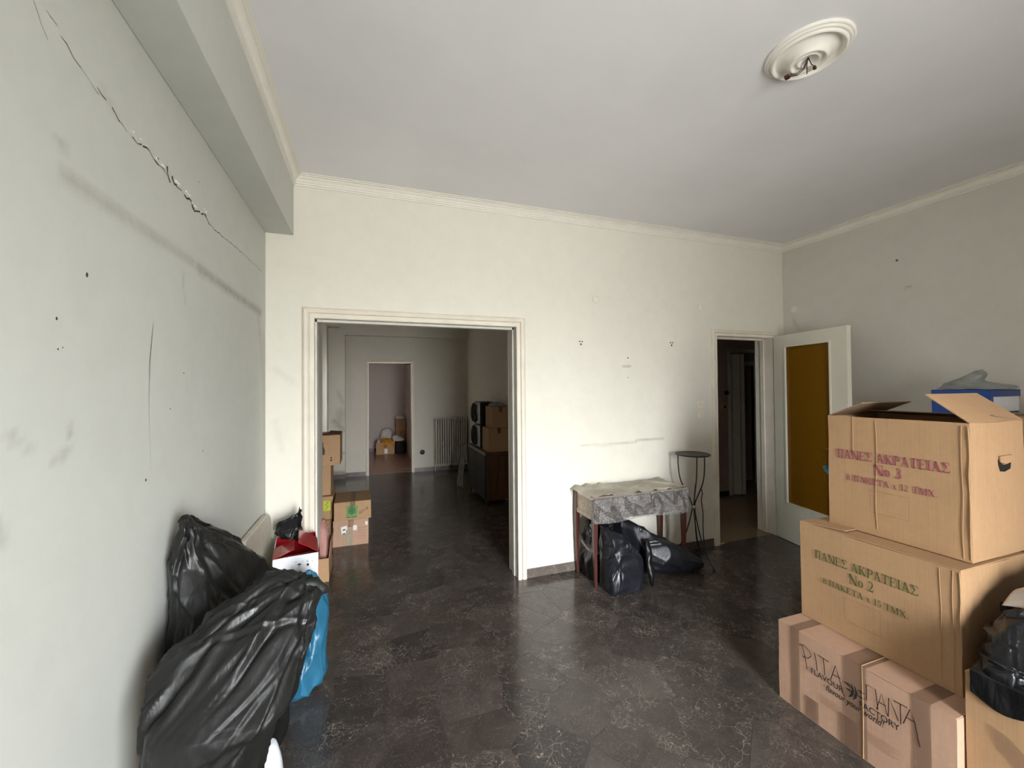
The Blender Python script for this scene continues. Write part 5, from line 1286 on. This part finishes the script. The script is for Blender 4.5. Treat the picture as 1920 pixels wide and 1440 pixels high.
for (x_, y_) in ((1.475, 5.25), (1.775, 5.25), (1.475, 6.16), (1.775, 6.16)): mb = MB(); mb.tube([(x_, y_, 0), (x_, y_, .06)], [.012, .018], 10); mb.build('foot', 'walnut_dark', sb)
def speaker(z0, label):
    r = root('speaker', (1.60, 5.83, z0), label, 'speaker', 'hi-fi speakers on the sideboard')
    mb = MB(); mb.box(1.50, 1.72, 5.64, 6.00, z0, z0 + .325); mb.build('cabinet', 'speaker_black', r, bevel=.01)
    mb = MB(); mb.box(1.478, 1.50, 5.65, 5.99, z0 + .008, z0 + .317); mb.build('front_panel', 'silver', r, bevel=.015)
    for (zz, rr) in ((z0 + .105, .085), (z0 + .23, .055)):
        mb = MB(); mb.lathe([(0, -.012), (rr * .4, -.020), (rr * .75, -.008), (rr * .9, -.026), (rr, -.018), (rr, 0)], (1.478, 5.86, zz), 28, 'x'); mb.build('cone', 'speaker_black', r, smooth=True)
    mb = MB(); V = []
    mb.lathe([(0, -.055), (.05, -.05), (.09, -.03), (.10, 0)], (0, 0, 0), 26, 'x'); mb.v = [(1.478 + v[0], 5.93 + v[1] * .55, z0 + .165 + v[2] * 1.45) for v in mb.v]; mb.build('grille', 'speaker_black', r, smooth=True)
speaker(.702, 'black and silver speaker, lower one on the sideboard')
speaker(1.030, 'black and silver speaker, upper one stacked on the other')
dc = carton('brown carton on the sideboard, lower of two', 1.50, 1.79, 5.24, 5.56, .702, 1.018, 'card', seed=71)
carton('pale carton on the sideboard, upper of two', 1.555, 1.79, 5.25, 5.58, 1.02, 1.30, 'card', seed=72)
tb_ = [o for o in bpy.data.objects if o.get('label', '').startswith('pale carton')][0]
FB = [(1.67, 5.41, 1.303, .10, .0, .14), (1.67, 5.41, 1.32, .11, 0, .15), (1.66, 5.41, 1.345, .08, 0, .10), (1.66, 5.41, 1.365, .03, 0, .04)]
bag('plastic_bag', 'pale crumpled plastic bag on top of the sideboard cartons', 'bag', FB, 'bag_grey', 77, .012, nu=60, nv=30, zmin=1.3025)
def fn(u, v):
    y_ = 6.23 + u * .22 + .05 * v; z = .66 * (1 - v); x = 1.43 - .05 * math.sin(v * 2) - .06 * v * u + .02 * noise.noise(Vector((u * 4, v * 5, 1))); return Vector((x, y_, z + .002))
tag(sheet('cloth', 'grey_cloth', None, fn, 16, 24, .003, loc=(1.42, 6.3, 0)), 'pale cloth hanging at far end of the sideboard', 'cloth')

rad = root('radiator', (1.465, 7.70, 0), 'cream column radiator on the far wall of the second room', 'radiator')
nc = 14
for k in range(nc):
    x_ = 1.185 + k * (1.745 - 1.185) / (nc - 1); mb = MB()
    for y_ in (7.655, 7.70, 7.745): mb.tube([(x_, y_, .13), (x_, y_, .17), (x_, y_, .95), (x_, y_, .99)], [.006, .0125, .0125, .006], 8)
    mb.tube([(x_, 7.648, .125), (x_, 7.752, .125)], .017, 8); mb.tube([(x_, 7.648, .985), (x_, 7.752, .985)], .017, 8)
    mb.build('column', 'radiator', rad, smooth=True)
mb = MB(); mb.tube([(1.165, 7.70, .985), (1.765, 7.70, .985)], .015, 10); mb.tube([(1.165, 7.70, .125), (1.765, 7.70, .125)], .015, 10); mb.each('header_tube', 'radiator', rad, smooth=True)
mb = MB(); mb.tube([(1.165, 7.72, 0), (1.165, 7.72, .125)], .009, 8); mb.tube([(1.165, 7.74, .0), (1.155, 7.75, .5), (1.155, 7.75, .985), (1.17, 7.72, .985)], .009, 8); mb.each('pipe', 'radiator', rad, smooth=True)

# ------------------------------------------------------------------ far room heap
fc = carton('small open carton full of clothes on the far room floor', .155, .57, 10.13, 10.42, 0, .28, 'card', seed=81, open_=True, tape=None)
mb = MB(); mb.box(-.02, .05, -.1475, -.1465, .02, .13); mb.build('label_sheet', 'paper', fc)
CL = [(.40, 10.27, .12, .15, 0, .11), (.40, 10.27, .25, .155, 0, .115), (.40, 10.27, .31, .15, 0, .12), (.40, 10.27, .35, .09, 0, .07), (.40, 10.27, .365, .03, 0, .02)]
oc = bag('cloth_pile', 'mustard cloth heaped in the small carton in the far room', 'cloth', CL, 'orange_cloth', 85, .02, (1, 0, 0), nu=60, nv=30, f=1.2)
mb = MB()
def fn(u, v):
    p = Vector((.30 + u * .28, 10.135 - .018 * min(1, v * 3), .30 - v * (.10 + .05 * math.sin(u * 8)))); p.y -= .008 * noise.noise(Vector((u * 8, v * 3, 1))); return p
sheet('sleeve', 'orange_cloth', oc, fn, 20, 8, .004, loc=tuple(oc.location))
CL = [(.215, 10.22, .10, .045, 0, .07), (.215, 10.22, .28, .045, 0, .07), (.215, 10.22, .33, .03, 0, .05), (.215, 10.22, .35, .01, 0, .02)]
bag('cloth_pile', 'white and dark rag in left end of the small far carton', 'cloth', CL, 'white_cloth', 86, .014, nu=40, nv=24)
WH = [(.40, 10.60, 0, .14, 0, .11), (.40, 10.60, .2, .15, 0, .12), (.41, 10.60, .40, .15, 0, .12), (.42, 10.60, .52, .12, 0, .09), (.42, 10.60, .57, .04, 0, .03)]
bag('laundry_sack', 'pale laundry sack behind the small carton in the far room', 'sack', WH, 'white_cloth', 88, .025, (0, 0, 1), nu=60, nv=36)
DK = [(.70, 10.22, 0, .12, 0, .13), (.71, 10.22, .12, .13, 0, .14), (.71, 10.22, .25, .12, 0, .13), (.70, 10.22, .33, .05, 0, .05)]
bag('bin_bag', 'black bag on the far room floor beside the small carton', 'bag', DK, 'dark_cloth', 90, .02, nu=60, nv=30)
ST = [(.66, 10.16, .30, .12, -.03, .05), (.66, 10.17, .34, .13, -.03, .06), (.62, 10.18, .40, .09, -.03, .04), (.60, 10.18, .43, .03, -.01, .02)]
bag('cloth_pile', 'pale cloth draped over the black bag in the far room', 'cloth', ST, 'white_cloth', 92, .02, nu=50, nv=24, zmin=.30)
carton('brown carton on floor under the upper carton in the far room corner',   .62, .85, 10.42, 10.74, 0, .50, 'card_dark', seed=93)
carton('upper brown carton piled in the far room corner', .62, .85, 10.40, 10.70, .505, .80, 'card_dark', seed=94)
RG = [(.72, 10.50, .803, .11, 0, .10), (.72, 10.50, .83, .12, 0, .11), (.72, 10.50, .88, .06, 0, .06), (.72, 10.5, .90, .02, 0, .02)]
bag('cloth_pile', 'white rags on the upper carton in the far room corner', 'cloth', RG, 'white_cloth', 95, .018, nu=50, nv=24, zmin=.802)

for o in list(bpy.data.objects):
    if '_local' in o: del o['_local']
